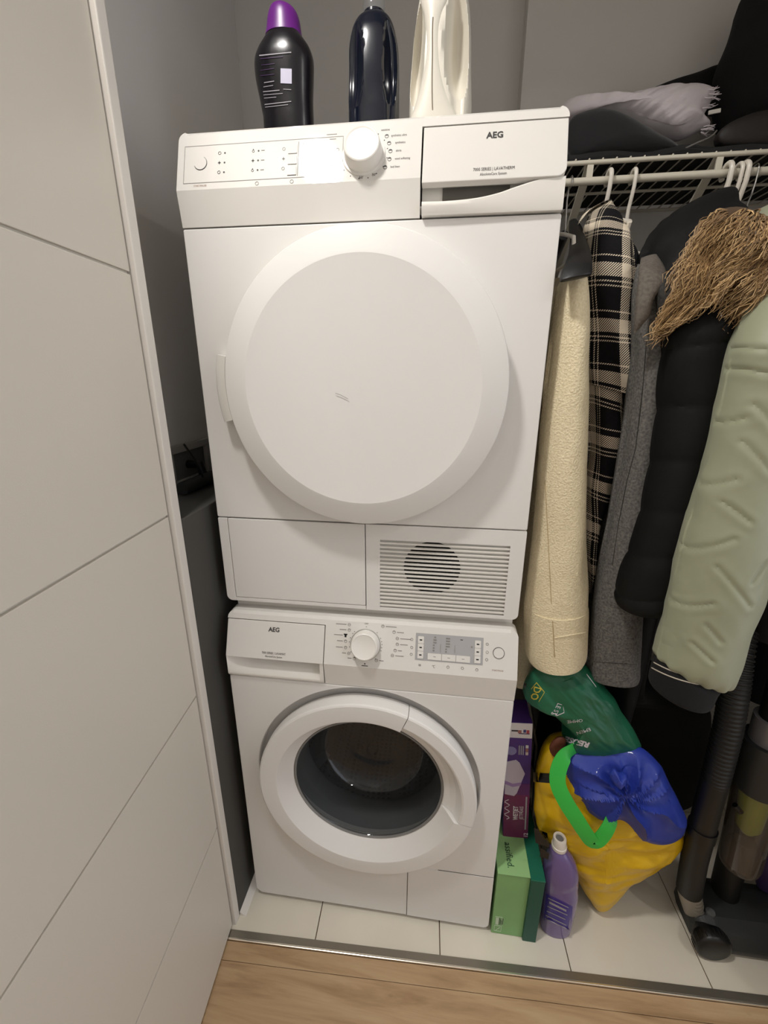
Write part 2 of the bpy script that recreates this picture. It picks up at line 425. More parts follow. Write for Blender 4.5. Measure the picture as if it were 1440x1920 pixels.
# ceiling downlights
em = bpy.data.materials.new('lamp_diffuser'); em.use_nodes = True
em.node_tree.nodes['Principled BSDF'].inputs['Emission Color'].default_value = (1, 0.92, 0.82, 1); em.node_tree.nodes['Principled BSDF'].inputs['Emission Strength'].default_value = 4
for LP, lb in ((LAMP, 'round recessed white ceiling downlight in front of the closet'), (LAMP2, 'round recessed white ceiling downlight further along the hall')):
    t = thing('ceiling_light', lb, 'ceiling light', LP, 'hall ceiling downlights')
    ring = MB(); n = 48
    for (r, z) in ((0.074, 2.4595), (0.090, 2.4595), (0.092, 2.454), (0.078, 2.446), (0.074, 2.450)):
        for i in range(n): ring.v.append(Vector((LP.x+r*math.cos(2*math.pi*i/n), LP.y+r*math.sin(2*math.pi*i/n), z)))
    for j in range(5):
        for i in range(n): ring.f.append((j*n+i, j*n+(i+1) % n, ((j+1) % 5)*n+(i+1) % n, ((j+1) % 5)*n+i))
    ring.smooth = True
    obj('trim_ring', ring, M_JAMB, t)
    dsc = MB(); dsc.v = [Vector((LP.x+0.073*math.cos(2*math.pi*i/n), LP.y+0.073*math.sin(2*math.pi*i/n), z)) for z in (2.455, 2.459) for i in range(n)]
    dsc.f = [tuple(range(n)), tuple(range(n, 2*n))]+[(i, (i+1) % n, n+(i+1) % n, n+i) for i in range(n)]
    obj('diffuser', dsc, em, t)

# ------------------------------------------------------------------ machine building blocks
W = 0.596
def shell(mb, x0, x1, y0, y1, z0, z1, t=0.012):
    mb.box(x0, x0+t, y0, y1, z0, z1); mb.box(x1-t, x1, y0, y1, z0, z1)
    mb.box(x0+t, x1-t, y0, y1, z0, z0+t); mb.box(x0+t, x1-t, y0, y1, z1-t, z1)
    mb.box(x0+t, x1-t, y1-t, y1, z0+t, z1-t); return mb
def console(prof, x0, x1, rl, rr, nz):
    """profile [(y,z)] swept along x; top corners rounded by rl / rr (front-view radius); nz = index of first top vertex"""
    xs = set([x0, x1])
    for k in range(9):
        if rl: xs.add(x0+rl*(1-math.cos(k/8*math.pi/2)))
        if rr: xs.add(x1-rr*(1-math.cos(k/8*math.pi/2)))
    mb = MB(); xs = sorted(xs); P = len(prof); ztop = prof[nz][1]
    for x in xs:
        dz_ = 0
        if rl and x < x0+rl: d = x-x0; dz_ = max(dz_, rl-math.sqrt(max(0, rl*rl-(rl-d)**2)))
        if rr and x > x1-rr: d = x1-x; dz_ = max(dz_, rr-math.sqrt(max(0, rr*rr-(rr-d)**2)))
        for i, (y, z) in enumerate(prof):
            zl = ztop-dz_
            if dz_ > 0 and i <= nz and i >= nz-1 and z > zl-0.0008*(nz-i):
                (ya, za), (yb_, zb_) = prof[nz-2], prof[nz-1]; zz = zl-0.0008*(nz-i); mb.v.append(Vector((x, ya+(yb_-ya)/(zb_-za)*(zz-za), zz)))
            elif i > nz and z > ztop-0.002: mb.v.append(Vector((x, y, z-dz_)))
            else: mb.v.append(Vector((x, y, z)))
    for i in range(len(xs)-1):
        for j in range(P): mb.f.append((i*P+j, i*P+(j+1) % P, (i+1)*P+(j+1) % P, (i+1)*P+j))
    mb.f.append(tuple(range(P))); mb.f.append(tuple(reversed(range((len(xs)-1)*P, len(xs)*P))))
    return mb
class Slope:
    """the tilted face of a control panel: y = y0 + k (z - z0)"""
    def __init__(s, y0, z0, k): s.y0, s.z0, s.k = y0, z0, k; s.t = math.atan(k)
    def P(s, x, z, off=0.0): return Vector((x, s.y0+s.k*(z-s.z0)-off*math.cos(s.t), z+off*math.sin(s.t)))
    def slab(s, ol, o0, o1):
        n = len(ol); mb = MB()
        mb.v = [s.P(x, z, o1) for x, z in ol]+[s.P(x, z, o0) for x, z in ol]
        mb.f = [tuple(range(n)), tuple(reversed(range(n, 2*n)))]+[(i, i+n, (i+1) % n+n, (i+1) % n) for i in range(n)]; return mb
    def frame(s, x0, x1, z0, z1, w, o=0.0004):
        mb = MB()
        for r in ((x0, x1, z1-w, z1), (x0, x1, z0, z0+w), (x0, x0+w, z0+w, z1-w), (x1-w, x1, z0+w, z1-w)):
            q = s.slab([(r[0], r[2]), (r[1], r[2]), (r[1], r[3]), (r[0], r[3])], 0, o); mb.add(q.v, q.f)
        return mb
    def ring(s, x, z, r, wd, o=0.0004, a0=0, a1=360, n=32):
        mb = MB()
        for i in range(n+1):
            a = math.radians(a0+(a1-a0)*i/n)
            for rr_, oo in ((r, 0), (r, o), (r-wd, o), (r-wd, 0)): mb.v.append(s.P(x+rr_*math.cos(a), z+rr_*math.sin(a)*math.cos(s.t), oo))
        for i in range(n):
            for j in range(4): mb.f.append((i*4+j, i*4+(j+1) % 4, i*4+4+(j+1) % 4, i*4+4+j))
        return mb
    def dot(s, x, z, r, o0=0.0, o1=0.0004, n=20):
        return s.slab([(x+r*math.cos(2*math.pi*i/n), z+r*math.sin(2*math.pi*i/n)*math.cos(s.t)) for i in range(n)], o0, o1)
    def knob(s, x, z, prof, n=64):
        """prof = (r, offset)"""
        mb = MB(); P_ = len(prof)
        for i in range(n):
            a = 2*math.pi*i/n
            for r, o in prof: mb.v.append(s.P(x+r*math.cos(a), z+r*math.sin(a)*math.cos(s.t), o))
        for i in range(n):
            for j in range(P_-1): mb.f.append((i*P_+j, i*P_+j+1, ((i+1) % n)*P_+j+1, ((i+1) % n)*P_+j))
        mb.f.append(tuple(i*P_+P_-1 for i in range(n))); mb.smooth = True
        return mb
def joinmb(*ms):
    o = MB()
    for m in ms: o.add(m.v, m.f)
    return o
def bar(S, x, z, w, h): return S.slab([(x-w/2, z-h/2), (x+w/2, z-h/2), (x+w/2, z+h/2), (x-w/2, z+h/2)], 0, 0.0004)

# ------------------------------------------------------------------ tumble dryer
DZ0, DZ1, DTOP = 0.8537, 1.5357, 1.674
dr = thing('tumble_dryer', 'white tumble dryer with big round door, stacked on the washing machine', 'dryer', (0.298, 0.3, DZ0))
mb = MB(); shell(mb, 0.001, W-0.001, 0.0125, 0.60, DZ0+0.004, DZ1+0.02); mb.box(0.02, 0.576, 0.03, 0.034, DZ0+0.02, DZ1)
obj('body', mb, M_WHITE, dr, bevel=0.001)
obj('front_panel', MB().prism(rrect(0, W, 1.0392, DZ1-0.0012, 0.003), 0.0, 0.014), M_WHITE, dr, bevel=0.0018)
# base: frame, service flap and air grille
obj('base_strip', MB().prism(rrect(0, 0.0197, DZ0, 1.0372, (0.012, 0, 0, 0.002)), 0.0, 0.014), M_WHITE, dr, bevel=0.0012)
obj('base_strip', MB().box(0.0197, 0.2972, 0.0, 0.014, DZ0, 0.8622), M_WHITE, dr, bevel=0.0012)
obj('service_flap', MB().prism(rrect(0.0208, 0.2964, 0.8632, 1.0368, 0.002), -0.0006, 0.012), M_WHITE, dr, bevel=0.0012)
GX0, GX1, GZ0, GZ1 = 0.3255, 0.5690, 0.8605, 1.0070
vp = MB(); vp.box(0.2982, GX0, 0, 0.014, DZ0, 1.0372); vp.box(GX0, GX1, 0, 0.014, GZ1, 1.0372); vp.box(GX0, GX1, 0, 0.014, DZ0, GZ0)
vp.prism(rrect(GX1, W, DZ0, 1.0372, (0, 0.012, 0.002, 0)), 0.0, 0.014)
obj('vent_panel', vp, M_WHITE, dr)
for i in range(17):
    z = GZ1-0.0042-(i+0.5)*(GZ1-GZ0-0.004)/17
    s_ = MB().add([(GX0, 0.0005, z), (GX1, 0.0005, z), (GX1, 0.0005, z+0.0030), (GX0, 0.0005, z+0.0030), (GX0, 0.0042, z+0.0004), (GX1, 0.0042, z+0.0004), (GX1, 0.0042, z+0.0034), (GX0, 0.0042, z+0.0034)],
                 [(0, 1, 2, 3), (4, 7, 6, 5), (0, 4, 5, 1), (3, 2, 6, 7), (0, 3, 7, 4), (1, 5, 6, 2)])
    obj('slat', s_, M_PLAST, dr)
obj('vent_backing', MB().box(GX0, GX1, 0.0056, 0.0135, GZ0, GZ1), mat('vent_light_plastic', (205, 202, 196), 0.5), dr)
obj('fan_opening', MB().revolve([(0.0, 0.0048), (0.0540, 0.0048), (0.0545, 0.0056)], (0.4265, 0.9515), 48), M_DARK, dr)
obj('seam_backing', MB().box(0.004, W-0.004, 0.0142, 0.0150, DZ0+0.006, DZ1), M_SEAM, dr)
# console
SD = Slope(-0.006, 1.586, 0.33)
prof = [(0.012, DZ1+0.0006), (0.0, DZ1+0.0008), (-0.006, 1.586), (0.0215, 1.670), (0.0265, DTOP), (0.60, DTOP), (0.60, DZ1+0.02)]
XS = 0.3885
obj('console', console([(y, z) for y, z in prof], 0, XS-0.0012, 0.013, 0, 4), M_CONS, dr, bevel=0.0016)
# top strip over the container drawer
ZS = 1.6575
p2 = [(0.06, ZS+0.001), (SD.P(0, ZS+0.001).y, ZS+0.001), (0.0215, 1.670), (0.0265, DTOP), (0.60, DTOP), (0.60, 1.55), (0.06, 1.55)]
obj('console_top', console(p2, XS-0.0012, W, 0, 0.013, 3), M_CONS, dr, bevel=0.0016)
obj('console_seam', MB().box(XS-0.002, XS+0.003, 0.026, 0.05, DZ1, 1.655), M_SEAM, dr)
# water container drawer
dw = obj('water_container', SD.slab(rrect(XS+0.0012, W-0.0008, 1.5785, ZS-0.0006, (0.0, 0.013, 0, 0)), -0.012, 0.0), M_CONS, dr, bevel=0.0014)
arc = [(0.3905, 1.5535), (0.43, 1.5530), (0.4698, 1.5555), (0.50, 1.5605), (0.5224, 1.5667), (0.545, 1.5728), (0.5603, 1.5765), (0.58, 1.5785), (W-0.001, 1.5790)]
ar = cat_interp(arc, 40)
lip = MB()
for x, z in ar:
    k = min(1, max(0, (0.58-x)/0.15))
    yt = -0.0055-0.0060*k
    col = [(0.016, z-0.001), (0.004, z+0.0012), (yt+0.002, z+0.0008), (yt, z-0.0012), (yt-0.0005*k, z-(z-1.537)*0.35), (-0.0065-0.002*k, 1.5400), (-0.0055-0.002*k, 1.5372), (0.0, 1.5368), (0.016, 1.5368)]
    lip.v += [Vector((x, y, zz)) for y, zz in col]
P_ = 9
for i in range(len(ar)-1):
    for j in range(P_): lip.f.append((i*P_+j, i*P_+(j+1) % P_, (i+1)*P_+(j+1) % P_, (i+1)*P_+j))
lip.f.append(tuple(range(P_))); lip.f.append(tuple(reversed(range((len(ar)-1)*P_, len(ar)*P_)))); lip.smooth = True
obj('grip_lip', lip, M_PLAST, dw, angle=40)
obj('grip_recess', MB().box(XS+0.001, W-0.004, 0.0145, 0.018, 1.537, 1.588), M_PLAST, dw)
obj('grip_slot', MB().box(0.4205, 0.5200, 0.0125, 0.0148, 1.561, 1.5775), mat('slot_grey', (92, 88, 82), 0.7), dw)
text('AEG', SD.P(0.4930, 1.6392, 0.0005), 0.0125, M_INK, dw, tilt=SD.t, bold=0.00035)
text('7000 SERIES | LAVATHERM', SD.P(0.4932, 1.5926, 0.0005), 0.0066, M_INK, dw, tilt=SD.t, sx=0.78)
text('AbsoluteCare System', SD.P(0.4928, 1.5856, 0.0005), 0.0056, M_INK, dw, tilt=SD.t, sx=0.78)
# left display field
fx0, fx1, fz0, fz1 = 0.0113, 0.2685, 1.5958, 1.6525
obj('display_outline', SD.frame(fx0, fx1, fz0, fz1, 0.0007), M_INKL, dr)
obj('display_divider', joinmb(bar(SD, 0.1985, 1.6235, 0.0009, 0.05), bar(SD, 0.2055, 1.6235, 0.0007, 0.045)), M_INKL, dr)
sb = obj('start_button', SD.dot(0.0392, 1.6257, 0.0102, 0, 0.0010, 32), M_CONS, dr)
obj('button_ring', SD.ring(0.0392, 1.6257, 0.0108, 0.0008, 0.0008, -160, 60), M_INK, sb)
obj('button_symbol', joinmb(bar(SD, 0.0390, 1.6300, 0.0020, 0.0030), bar(SD, 0.0390, 1.6257, 0.0070, 0.0006), bar(SD, 0.0378, 1.6222, 0.0010, 0.0032), bar(SD, 0.0404, 1.6222, 0.0010, 0.0032)), M_INK, sb)
text('START/PAUSE', SD.P(0.0400, 1.5915, 0.0005), 0.0042, M_INKR, dr, tilt=SD.t, sx=0.85)
for x, z in ((0.0792, 1.6390), (0.0791, 1.6246), (0.0789, 1.6102), (0.1344, 1.6389), (0.1342, 1.6247), (0.1341, 1.6104)):
    obj('indicator_dot', SD.dot(x, z, 0.0014), M_INK, dr)
for k, z in enumerate((1.6392, 1.6248, 1.6104)):
    for x in (0.0705, 0.1258, 0.1752):
        q = [SD.ring(x, z, 0.0026, 0.0007, n=16)]
        if (k+int(x*100)) % 2 == 0: q = [SD.ring(x, z-0.0004, 0.0022, 0.0007, n=6), bar(SD, x, z+0.002, 0.0012, 0.002)]
        if k == 1: q = [bar(SD, x, z, 0.0050, 0.0007), bar(SD, x, z, 0.0007, 0.0052), SD.ring(x, z, 0.0016, 0.0007, n=8)]
        obj('symbol', joinmb(*q), M_INK if x < 0.15 else M_INKL, dr)
    obj('label_stroke', bar(SD, 0.1415, z, 0.0055, 0.0012), M_INKL, dr)
for z in (1.6385, 1.6228, 1.6068):
    ky = obj('touch_key', SD.slab(rrect(0.1825, 0.1965, z-0.0068, z+0.0062, 0.001), 0, 0.0009), M_CONS, dr)
    obj('key_outline', bar(SD, 0.1895, z-0.0070, 0.0140, 0.0008), M_INKL if z > 1.61 else M_INK, ky)
for x, z in ((0.134, 1.5905), (0.190, 1.5905)):
    obj('symbol', SD.ring(x, z, 0.0030, 0.0007, n=16), M_INKL, dr)
for (x, z, wd) in ((0.236, 1.6440, 0.020), (0.242, 1.6330, 0.026), (0.240, 1.6215, 0.020), (0.246, 1.6105, 0.022), (0.250, 1.6560, 0.016), (0.252, 1.6490, 0.010)):
    obj('label_stroke', bar(SD, x, z, wd, 0.0010), M_INKL, dr)
for x, z in ((0.2600, 1.6330), (0.2590, 1.6215), (0.2625, 1.6105)):
    obj('symbol', SD.ring(x, z, 0.0026, 0.0006, n=14), M_INKL, dr)
# programme knob
KX, KZ = 0.3005, 1.6235
kb = obj('knob', SD.knob(KX, KZ, [(0.0295, 0.0), (0.0290, 0.003), (0.0272, 0.0185), (0.0264, 0.0205), (0.0250, 0.0214), (0.0236, 0.0212), (0.0226, 0.0206), (0.0220, 0.0205)]), M_PLAST, dr)
obj('knob_skirt', SD.knob(KX, KZ, [(0.0330, 0.0), (0.0325, 0.002), (0.0309, 0.0025)]), M_PLAST, kb)
for a in range(-165, 100, 22):
    r = 0.0365; x = KX+r*math.cos(math.radians(a)); z = KZ+r*math.sin(math.radians(a))*0.95
    obj('tick', SD.dot(x, z, 0.0008, n=10), M_INK, dr)
for (x, z, s_) in ((0.3215, 1.6572, 'sensitive'), (0.3370, 1.6482, 'synthetics ultra'), (0.3435, 1.6378, 'synthetics'), (0.3450, 1.6262, 'shirts'), (0.3440, 1.6148, 'wool softening'), (0.3380, 1.6035, 'bed linen')):
    text(s_, SD.P(x+0.004, z, 0.0005), 0.0048, M_INK, dr, tilt=SD.t, align='LEFT', sx=0.8)
for (x, z) in ((0.3345, 1.6480), (0.3385, 1.6376), (0.3410, 1.6262), (0.3400, 1.6148), (0.3340, 1.6035)):
    obj('symbol', joinmb(SD.ring(x, z, 0.0030, 0.0006, n=12), bar(SD, x, z+0.0012, 0.004, 0.0008)), M_INK, dr)
text("60'", SD.P(0.2985, 1.5905, 0.0005), 0.0060, M_INK, dr, tilt=SD.t); text("30'", SD.P(0.3175, 1.5935, 0.0005), 0.0055, M_INK, dr, tilt=SD.t)
# round door
dc = (0.2995, 1.2870)
dd_ = obj('door', MB().revolve([(0.230, -0.0004), (0.2365, -0.001), (0.2385, -0.026), (0.2383, -0.030), (0.2368, -0.0325), (0.1990, -0.0455), (0.1950, -0.0463), (0.1905, -0.0460), (0.15, -0.0440), (0.08, -0.0425), (0.03, -0.0420), (0.0005, -0.0420)], dc, 128), M_WHITE, dr, angle=14)
obj('handle_grip', MB().revolve([(0.2400, -0.0005), (0.2400, -0.022), (0.2420, -0.0245), (0.2580, -0.0215), (0.2610, -0.018), (0.2625, -0.0005)], dc, 24, 168.0, 193.5), M_PLAST, dd_, angle=40)
obj('scratch', MB().tube([(0.258, -0.0440, 1.279), (0.266, -0.0440, 1.2765), (0.279, -0.0438, 1.270)], 0.00035, 6), M_INKL, dd_)
for sx_ in (0.06, 0.53):
    for sy_ in (0.07, 0.53): obj('foot', MB().revolve([(0.0, 0), (0.02, 0), (0.02, 0.001)], (0, 0), 16).xf(Matrix.Translation((sx_, sy_, DZ0-0.004)) @ Matrix.Rotation(math.pi/2, 4, 'X')) if False else MB().tube([(sx_, sy_, 0.8475), (sx_, sy_, DZ0+0.006)], 0.02, 20), M_BLK, dr)

# ------------------------------------------------------------------ washing machine
X0 = 0.003; X1 = X0+W; YF = -0.034; WZ0 = 0.012; WZ1 = 0.6915; WTOP = 0.8470
wm = thing('washing_machine', 'white front-loading washing machine with porthole door, under the tumble dryer', 'washing machine', (0.301, 0.27, 0.0))
mb = MB(); shell(mb, X0+0.001, X1-0.001, YF+0.03, 0.57, WZ0+0.004, WZ1+0.03)
for a, b in ((X0+0.001, X0+0.012), (X1-0.012, X1-0.001)): mb.box(a, b, YF+0.010, YF+0.03, WZ0+0.02, WZ1)
obj('body', mb, M_WHITE, wm, bevel=0.001)
wc = (0.2995, 0.424); wq = (0.2995, 0.4375)
# front plate with the round recess cut out
def sdf(x, z):
    cx, cz, hx, hz, r = (X0+X1)/2, (WZ0+WZ1)/2, W/2, (WZ1-0.001-WZ0)/2, (0.016 if z < 0.3 else 0.002)
    qx, qz = abs(x-cx)-hx+r, abs(z-cz)-hz+r
    return math.hypot(max(qx, 0), max(qz, 0))+min(max(qx, qz), 0)-r
fp = MB(); NA = 192; RI = 0.2525
angs = sorted(set([2*math.pi*i/NA for i in range(NA)]+[math.atan2(zc-wq[1], xc-wq[0]) % (2*math.pi) for xc in (X0+0.0005, X1-0.0005) for zc in (WZ1-0.0012,)]))
for a in angs:
    lo_, hi_ = 0.2, 0.8
    for _ in range(40):
        md = (lo_+hi_)/2
        if sdf(wq[0]+md*math.cos(a), wq[1]+md*math.sin(a)) < 0: lo_ = md
        else: hi_ = md
    ri = min(RI, lo_-0.0004)
    for r, y in ((lo_, YF+0.014), (lo_, YF+0.002), (lo_-min(0.002, (lo_-ri)*0.4), YF), (ri, YF), (ri-0.0015, YF+0.0015), (ri-0.004, YF+0.020)):
        fp.v.append(Vector((wq[0]+r*math.cos(a), y, wq[1]+r*math.sin(a))))
for i in range(len(angs)):
    i2 = (i+1) % len(angs)
    for j in range(5): fp.f.append((i*6+j, i*6+j+1, i2*6+j+1, i2*6+j))
fp.smooth = False
obj('front_panel', fp, M_WHITE, wm, angle=50)
obj('door_recess', MB().revolve([(0.2487, YF+0.0195), (0.200, YF+0.023), (0.190, YF+0.024), (0.186, YF+0.030)], wq, 96), mat('recess_plastic', (196, 193, 190), 0.4), wm)
# pump flap seams: a thin plate proud of the front
pf = [(0.3985, 0.0145)]+[(0.5985-0.015, 0.0130)]+[(X1-0.0006-0.014*(1-math.cos(k/5*math.pi/2)), 0.0130+0.014*(1-math.sin(k/5*math.pi/2))) for k in reversed(range(6))][1:]+[(X1-0.0006, 0.1880), (0.4705, 0.1880)]
RA = 0.2475
a_s = math.degrees(math.asin((0.1880-wc[1])/RA)) if abs((0.1880-wc[1])/RA) < 1 else -90
pf = [p for p in pf if p[0] < 0.47 or True]
pf[-1] = (0.4700, 0.1880)
for k in range(10):
    xx = 0.4560-k*(0.4560-0.3985)/9; zz = wc[1]-math.sqrt(max(0, 0.2725**2-(xx-wc[0])**2))
    pf.append((xx, min(0.1875, zz)))
fl = MB(); 
fl.prism(pf, YF-0.0010, YF+0.001)
obj('pump_flap', fl, M_WHITE, wm)
obj('flap_seam', joinmb(MB().box(0.3968, 0.3982, YF-0.0004, YF, 0.0145, 0.1840), MB().box(0.4690, X1-0.001, YF-0.0004, YF, 0.1885, 0.1898)), M_SEAM, wm)
# door ring in two pieces (frame and grip)
rp = [(0.234, -0.0125), (0.2400, -0.020), (0.2430, -0.034), (0.2430, -0.0545), (0.2418, -0.0582), (0.2388, -0.0600), (0.2050, -0.0606), (0.2015, -0.0600), (0.1995, -0.0580), (0.1860, -0.0400), (0.1725, -0.0255), (0.1712, -0.0200), (0.176, -0.011)]
rg = [(0.234, -0.0125), (0.2400, -0.020), (0.2430, -0.034), (0.2430, -0.0545), (0.2418, -0.0582), (0.2388, -0.0600), (0.2150, -0.0606), (0.2110, -0.0590), (0.2060, -0.0520), (0.1990, -0.0400), (0.1860, -0.0300), (0.1725, -0.0245), (0.1712, -0.0200), (0.176, -0.011)]
rd = obj('porthole_door', MB().revolve(rp, wc, 128, 67.9, 347.3), M_WHITE, wm, angle=11)
obj('door_grip', MB().revolve(rg, wc, 48, -12.3, 67.5), M_WHITE, rd, angle=11)
obj('glass_rim', MB().revolve([(0.1718, -0.0205), (0.1718, -0.0262), (0.1692, -0.0272), (0.1668, -0.0245), (0.1668, -0.020)], wc, 96), mat('rim_grey', (120, 118, 115), 0.3), rd)
M_BOWL = glassy('porthole_glass', (168, 170, 170), frac=0.085, fcol=(160, 163, 166))
obj('glass_bowl', MB().revolve([(0.1668, -0.0235), (0.1630, -0.0150), (0.1575, 0.014), (0.1480, 0.055), (0.1380, 0.080), (0.1200, 0.092), (0.080, 0.098), (0.0005, 0.100)], wc, 96), M_BOWL, rd, angle=70)
obj('rubber_gasket', MB().revolve([(0.186, -0.004), (0.180, 0.010), (0.170, 0.022), (0.164, 0.028), (0.163, 0.060), (0.172, 0.075), (0.19, 0.08)], wc, 96), mat('gasket_grey_rubber', (128, 130, 130), 0.6), wm, angle=60)
def drum_mat():
    m = bpy.data.materials.new('perforated_steel'); m.use_nodes = True; nt = m.node_tree; b = nt.nodes['Principled BSDF']
    b.inputs['Metallic'].default_value = 0.75; b.inputs['Roughness'].default_value = 0.45
    tc = nt.nodes.new('ShaderNodeTexCoord'); vo = nt.nodes.new('ShaderNodeTexVoronoi'); vo.inputs['Scale'].default_value = 70; vo.inputs['Randomness'].default_value = 0.15
    nt.links.new(tc.outputs['Object'], vo.inputs['Vector']); r = nt.nodes.new('ShaderNodeValToRGB')
    r.color_ramp.elements[0].position = 0.30; r.color_ramp.elements[0].color = (0.01, 0.01, 0.01, 1); r.color_ramp.elements[1].position = 0.40; r.color_ramp.elements[1].color = (0.13, 0.125, 0.12, 1)
    nt.links.new(vo.outputs['Distance'], r.inputs[0]); nt.links.new(r.outputs[0], b.inputs['Base Color']); return m
dm = obj('drum', MB().revolve([(0.185, 0.078), (0.205, 0.082), (0.232, 0.10), (0.236, 0.13), (0.236, 0.36), (0.225, 0.385), (0.12, 0.395), (0.10, 0.380), (0.0005, 0.375)], wc, 96), drum_mat(), wm, angle=40)
for k in range(3):
    a = math.radians(100+120*k)
    ca, sa = math.cos(a), math.sin(a)
    rib = MB()
    for y in (0.12, 0.15, 0.33, 0.36):
        h = 0.05 if 0.13 < y < 0.35 else 0.012
        for (dr_, dt) in ((0.235, -0.03), (0.235-h, -0.010), (0.235-h, 0.010), (0.235, 0.03)):
            rib.v.append(Vector((wc[0]+dr_*ca-dt*sa, y, wc[1]+dr_*sa+dt*ca)))
    for i in range(3):
        for j in range(3): rib.f.append((i*4+j, i*4+j+1, i*4+5+j, i*4+4+j))
    rib.f += [(0, 1, 2, 3), (15, 14, 13, 12)]
    obj('drum_paddle', rib, mat('paddle_steel', (78, 77, 76), 0.45, metal=0.5), dm)
# console
SW = Slope(-0.040, 0.745, 0.375)
WS = 0.2140
prof = [(YF+0.03, WZ1+0.0008), (YF, WZ1+0.001), (-0.040, 0.745), (-0.0085, 0.8290), (-0.0040, 0.8345), (0.020, 0.8350), (0.020, WZ1+0.02)]
obj('console', console(prof, WS+0.0010, X1, 0, 0.014, 4), M_CONS, wm, bevel=0.0016)
obj('top_lid', MB().prism(rrect(X0+0.008, X1-0.008, 0.7205, WTOP, 0.006), 0.0205, 0.57), M_PLAST, wm, bevel=0.002)
ZW = 0.8180
pw2 = [(0.0, ZW+0.0008), (SW.P(0, ZW+0.0008).y, ZW+0.0008), (-0.0085, 0.8290), (-0.0040, 0.8345), (0.020, 0.8350), (0.020, ZW+0.0008)]
obj('console_top', console(pw2, X0, WS+0.0010, 0.014, 0, 3), M_CONS, wm, bevel=0.0014)
dt = obj('detergent_drawer', SW.slab(rrect(X0+0.0005, WS-0.0008, 0.7440, ZW-0.0006, (0.002, 0.0, 0, 0)), -0.010, 0.0), M_CONS, wm, bevel=0.0012)
# scooped grip under the drawer front
sc = MB(); cols = [(-0.0050, 0.7450), (-0.0120, 0.7390), (-0.0200, 0.7290), (-0.0290, 0.7160), (-0.0375, 0.7040), (-0.0385, 0.7000), (-0.036, 0.6950), (-0.0335, 0.6929), (0.012, 0.6929), (0.012, 0.745)]
xs_ = [X0+0.0005, X0+0.02, X0+0.05, 0.10, 0.15, 0.19, WS-0.0085, WS-0.0085, WS-0.0008]
for i, x in enumerate(xs_):
    for j, (y, z) in enumerate(cols):
        yy = y
        if i in (0, 1) or i >= 7: 
            f_ = 1.0 if i != 1 else 0.45
            yy = y*(1-f_)+min(y, -0.0385 if j < 6 else y)*f_ if j < 8 else y
        sc.v.append(Vector((x, yy, z)))
NC = len(cols)
for i in range(len(xs_)-1):
    for j in range(NC): sc.f.append((i*NC+j, i*NC+(j+1) % NC, (i+1)*NC+(j+1) % NC, (i+1)*NC+j))
sc.f.append(tuple(range(NC))); sc.f.append(tuple(reversed(range((len(xs_)-1)*NC, len(xs_)*NC)))); sc.smooth = True
obj('drawer_grip', sc, M_PLAST, dt, angle=45)
obj('drawer_seam', MB().box(WS-0.0006, WS+0.0008, -0.010, 0.012, WZ1+0.002, 0.816), M_SEAM, wm)
text('AEG', SW.P(0.1060, 0.8018, 0.0005), 0.0125, M_INK, dt, tilt=SW.t, bold=0.00035)
text('7000 SERIES | LAVAMAT', SW.P(0.1078, 0.7566, 0.0005), 0.0064, M_INK, dt, tilt=SW.t, sx=0.78)
text('AbsoluteCare System', SW.P(0.1082, 0.7502, 0.0005), 0.0054, M_INK, dt, tilt=SW.t, sx=0.78)
KX, KZ = 0.2995, 0.7875
kb = obj('knob', SW.knob(KX, KZ, [(0.0300, 0.0), (0.0295, 0.003), (0.0272, 0.0180), (0.0262, 0.0204), (0.0246, 0.0213), (0.0232, 0.0208), (0.0224, 0.0204)]), M_PLAST, wm)
obj('knob_skirt', SW.knob(KX, KZ, [(0.0315, 0.0), (0.0312, 0.002), (0.0300, 0.0025)]), M_CHROME, kb)
lab = [(0.2641, 0.8227, -1, 0.022), (0.3331, 0.8244, 1, 0.022), (0.3563, 0.8151, 1, 0.014), (0.3634, 0.8037, 1, 0.022), (0.3639, 0.7929, 1, 0.015), (0.3600, 0.7813, 1, 0.008), (0.3550, 0.7715, 1, 0.017),
       (0.3230, 0.7600, 1, 0.009), (0.2780, 0.7600, -1, 0.008), (0.2660, 0.7688, -1, 0.008), (0.2588, 0.7792, -1, 0.014), (0.2581, 0.7911, -1, 0.012), (0.2575, 0.8021, -1, 0.018), (0.2646, 0.8126, -1, 0.014)]
for i, (x, z, sd, ln) in enumerate(lab):
    if i == 12:
        obj('shirt_symbol', joinmb(bar(SW, x, z-0.0008, 0.0040, 0.0055), bar(SW, x, z+0.0018, 0.0075, 0.0024)), M_BLK, wm)
    else:
        obj('symbol', joinmb(SW.ring(x, z, 0.0032, 0.0007, n=14), bar(SW, x, z+0.0006*(i % 3), 0.0040, 0.0007)), M_INKL, wm)
    obj('label_stroke', bar(SW, x+sd*(0.0058+ln/2), z, ln, 0.0012), M_INKL, wm)
    a = math.atan2(z-KZ, x-KX); obj('tick', SW.dot(KX+0.0335*math.cos(a), KZ+0.0335*math.sin(a)*0.97, 0.0008, n=10), M_INK, wm)
text('OFF', SW.P(0.2995, 0.8268, 0.0005), 0.0048, M_INKL, wm, tilt=SW.t)
obj('tick', SW.dot(0.2995, 0.8210, 0.0008, n=10), M_INK, wm)
obj('symbol', joinmb(SW.dot(0.3000, 0.7518, 0.0014, n=12), bar(SW, 0.3000, 0.7480, 0.013, 0.0014)), M_INK, wm)
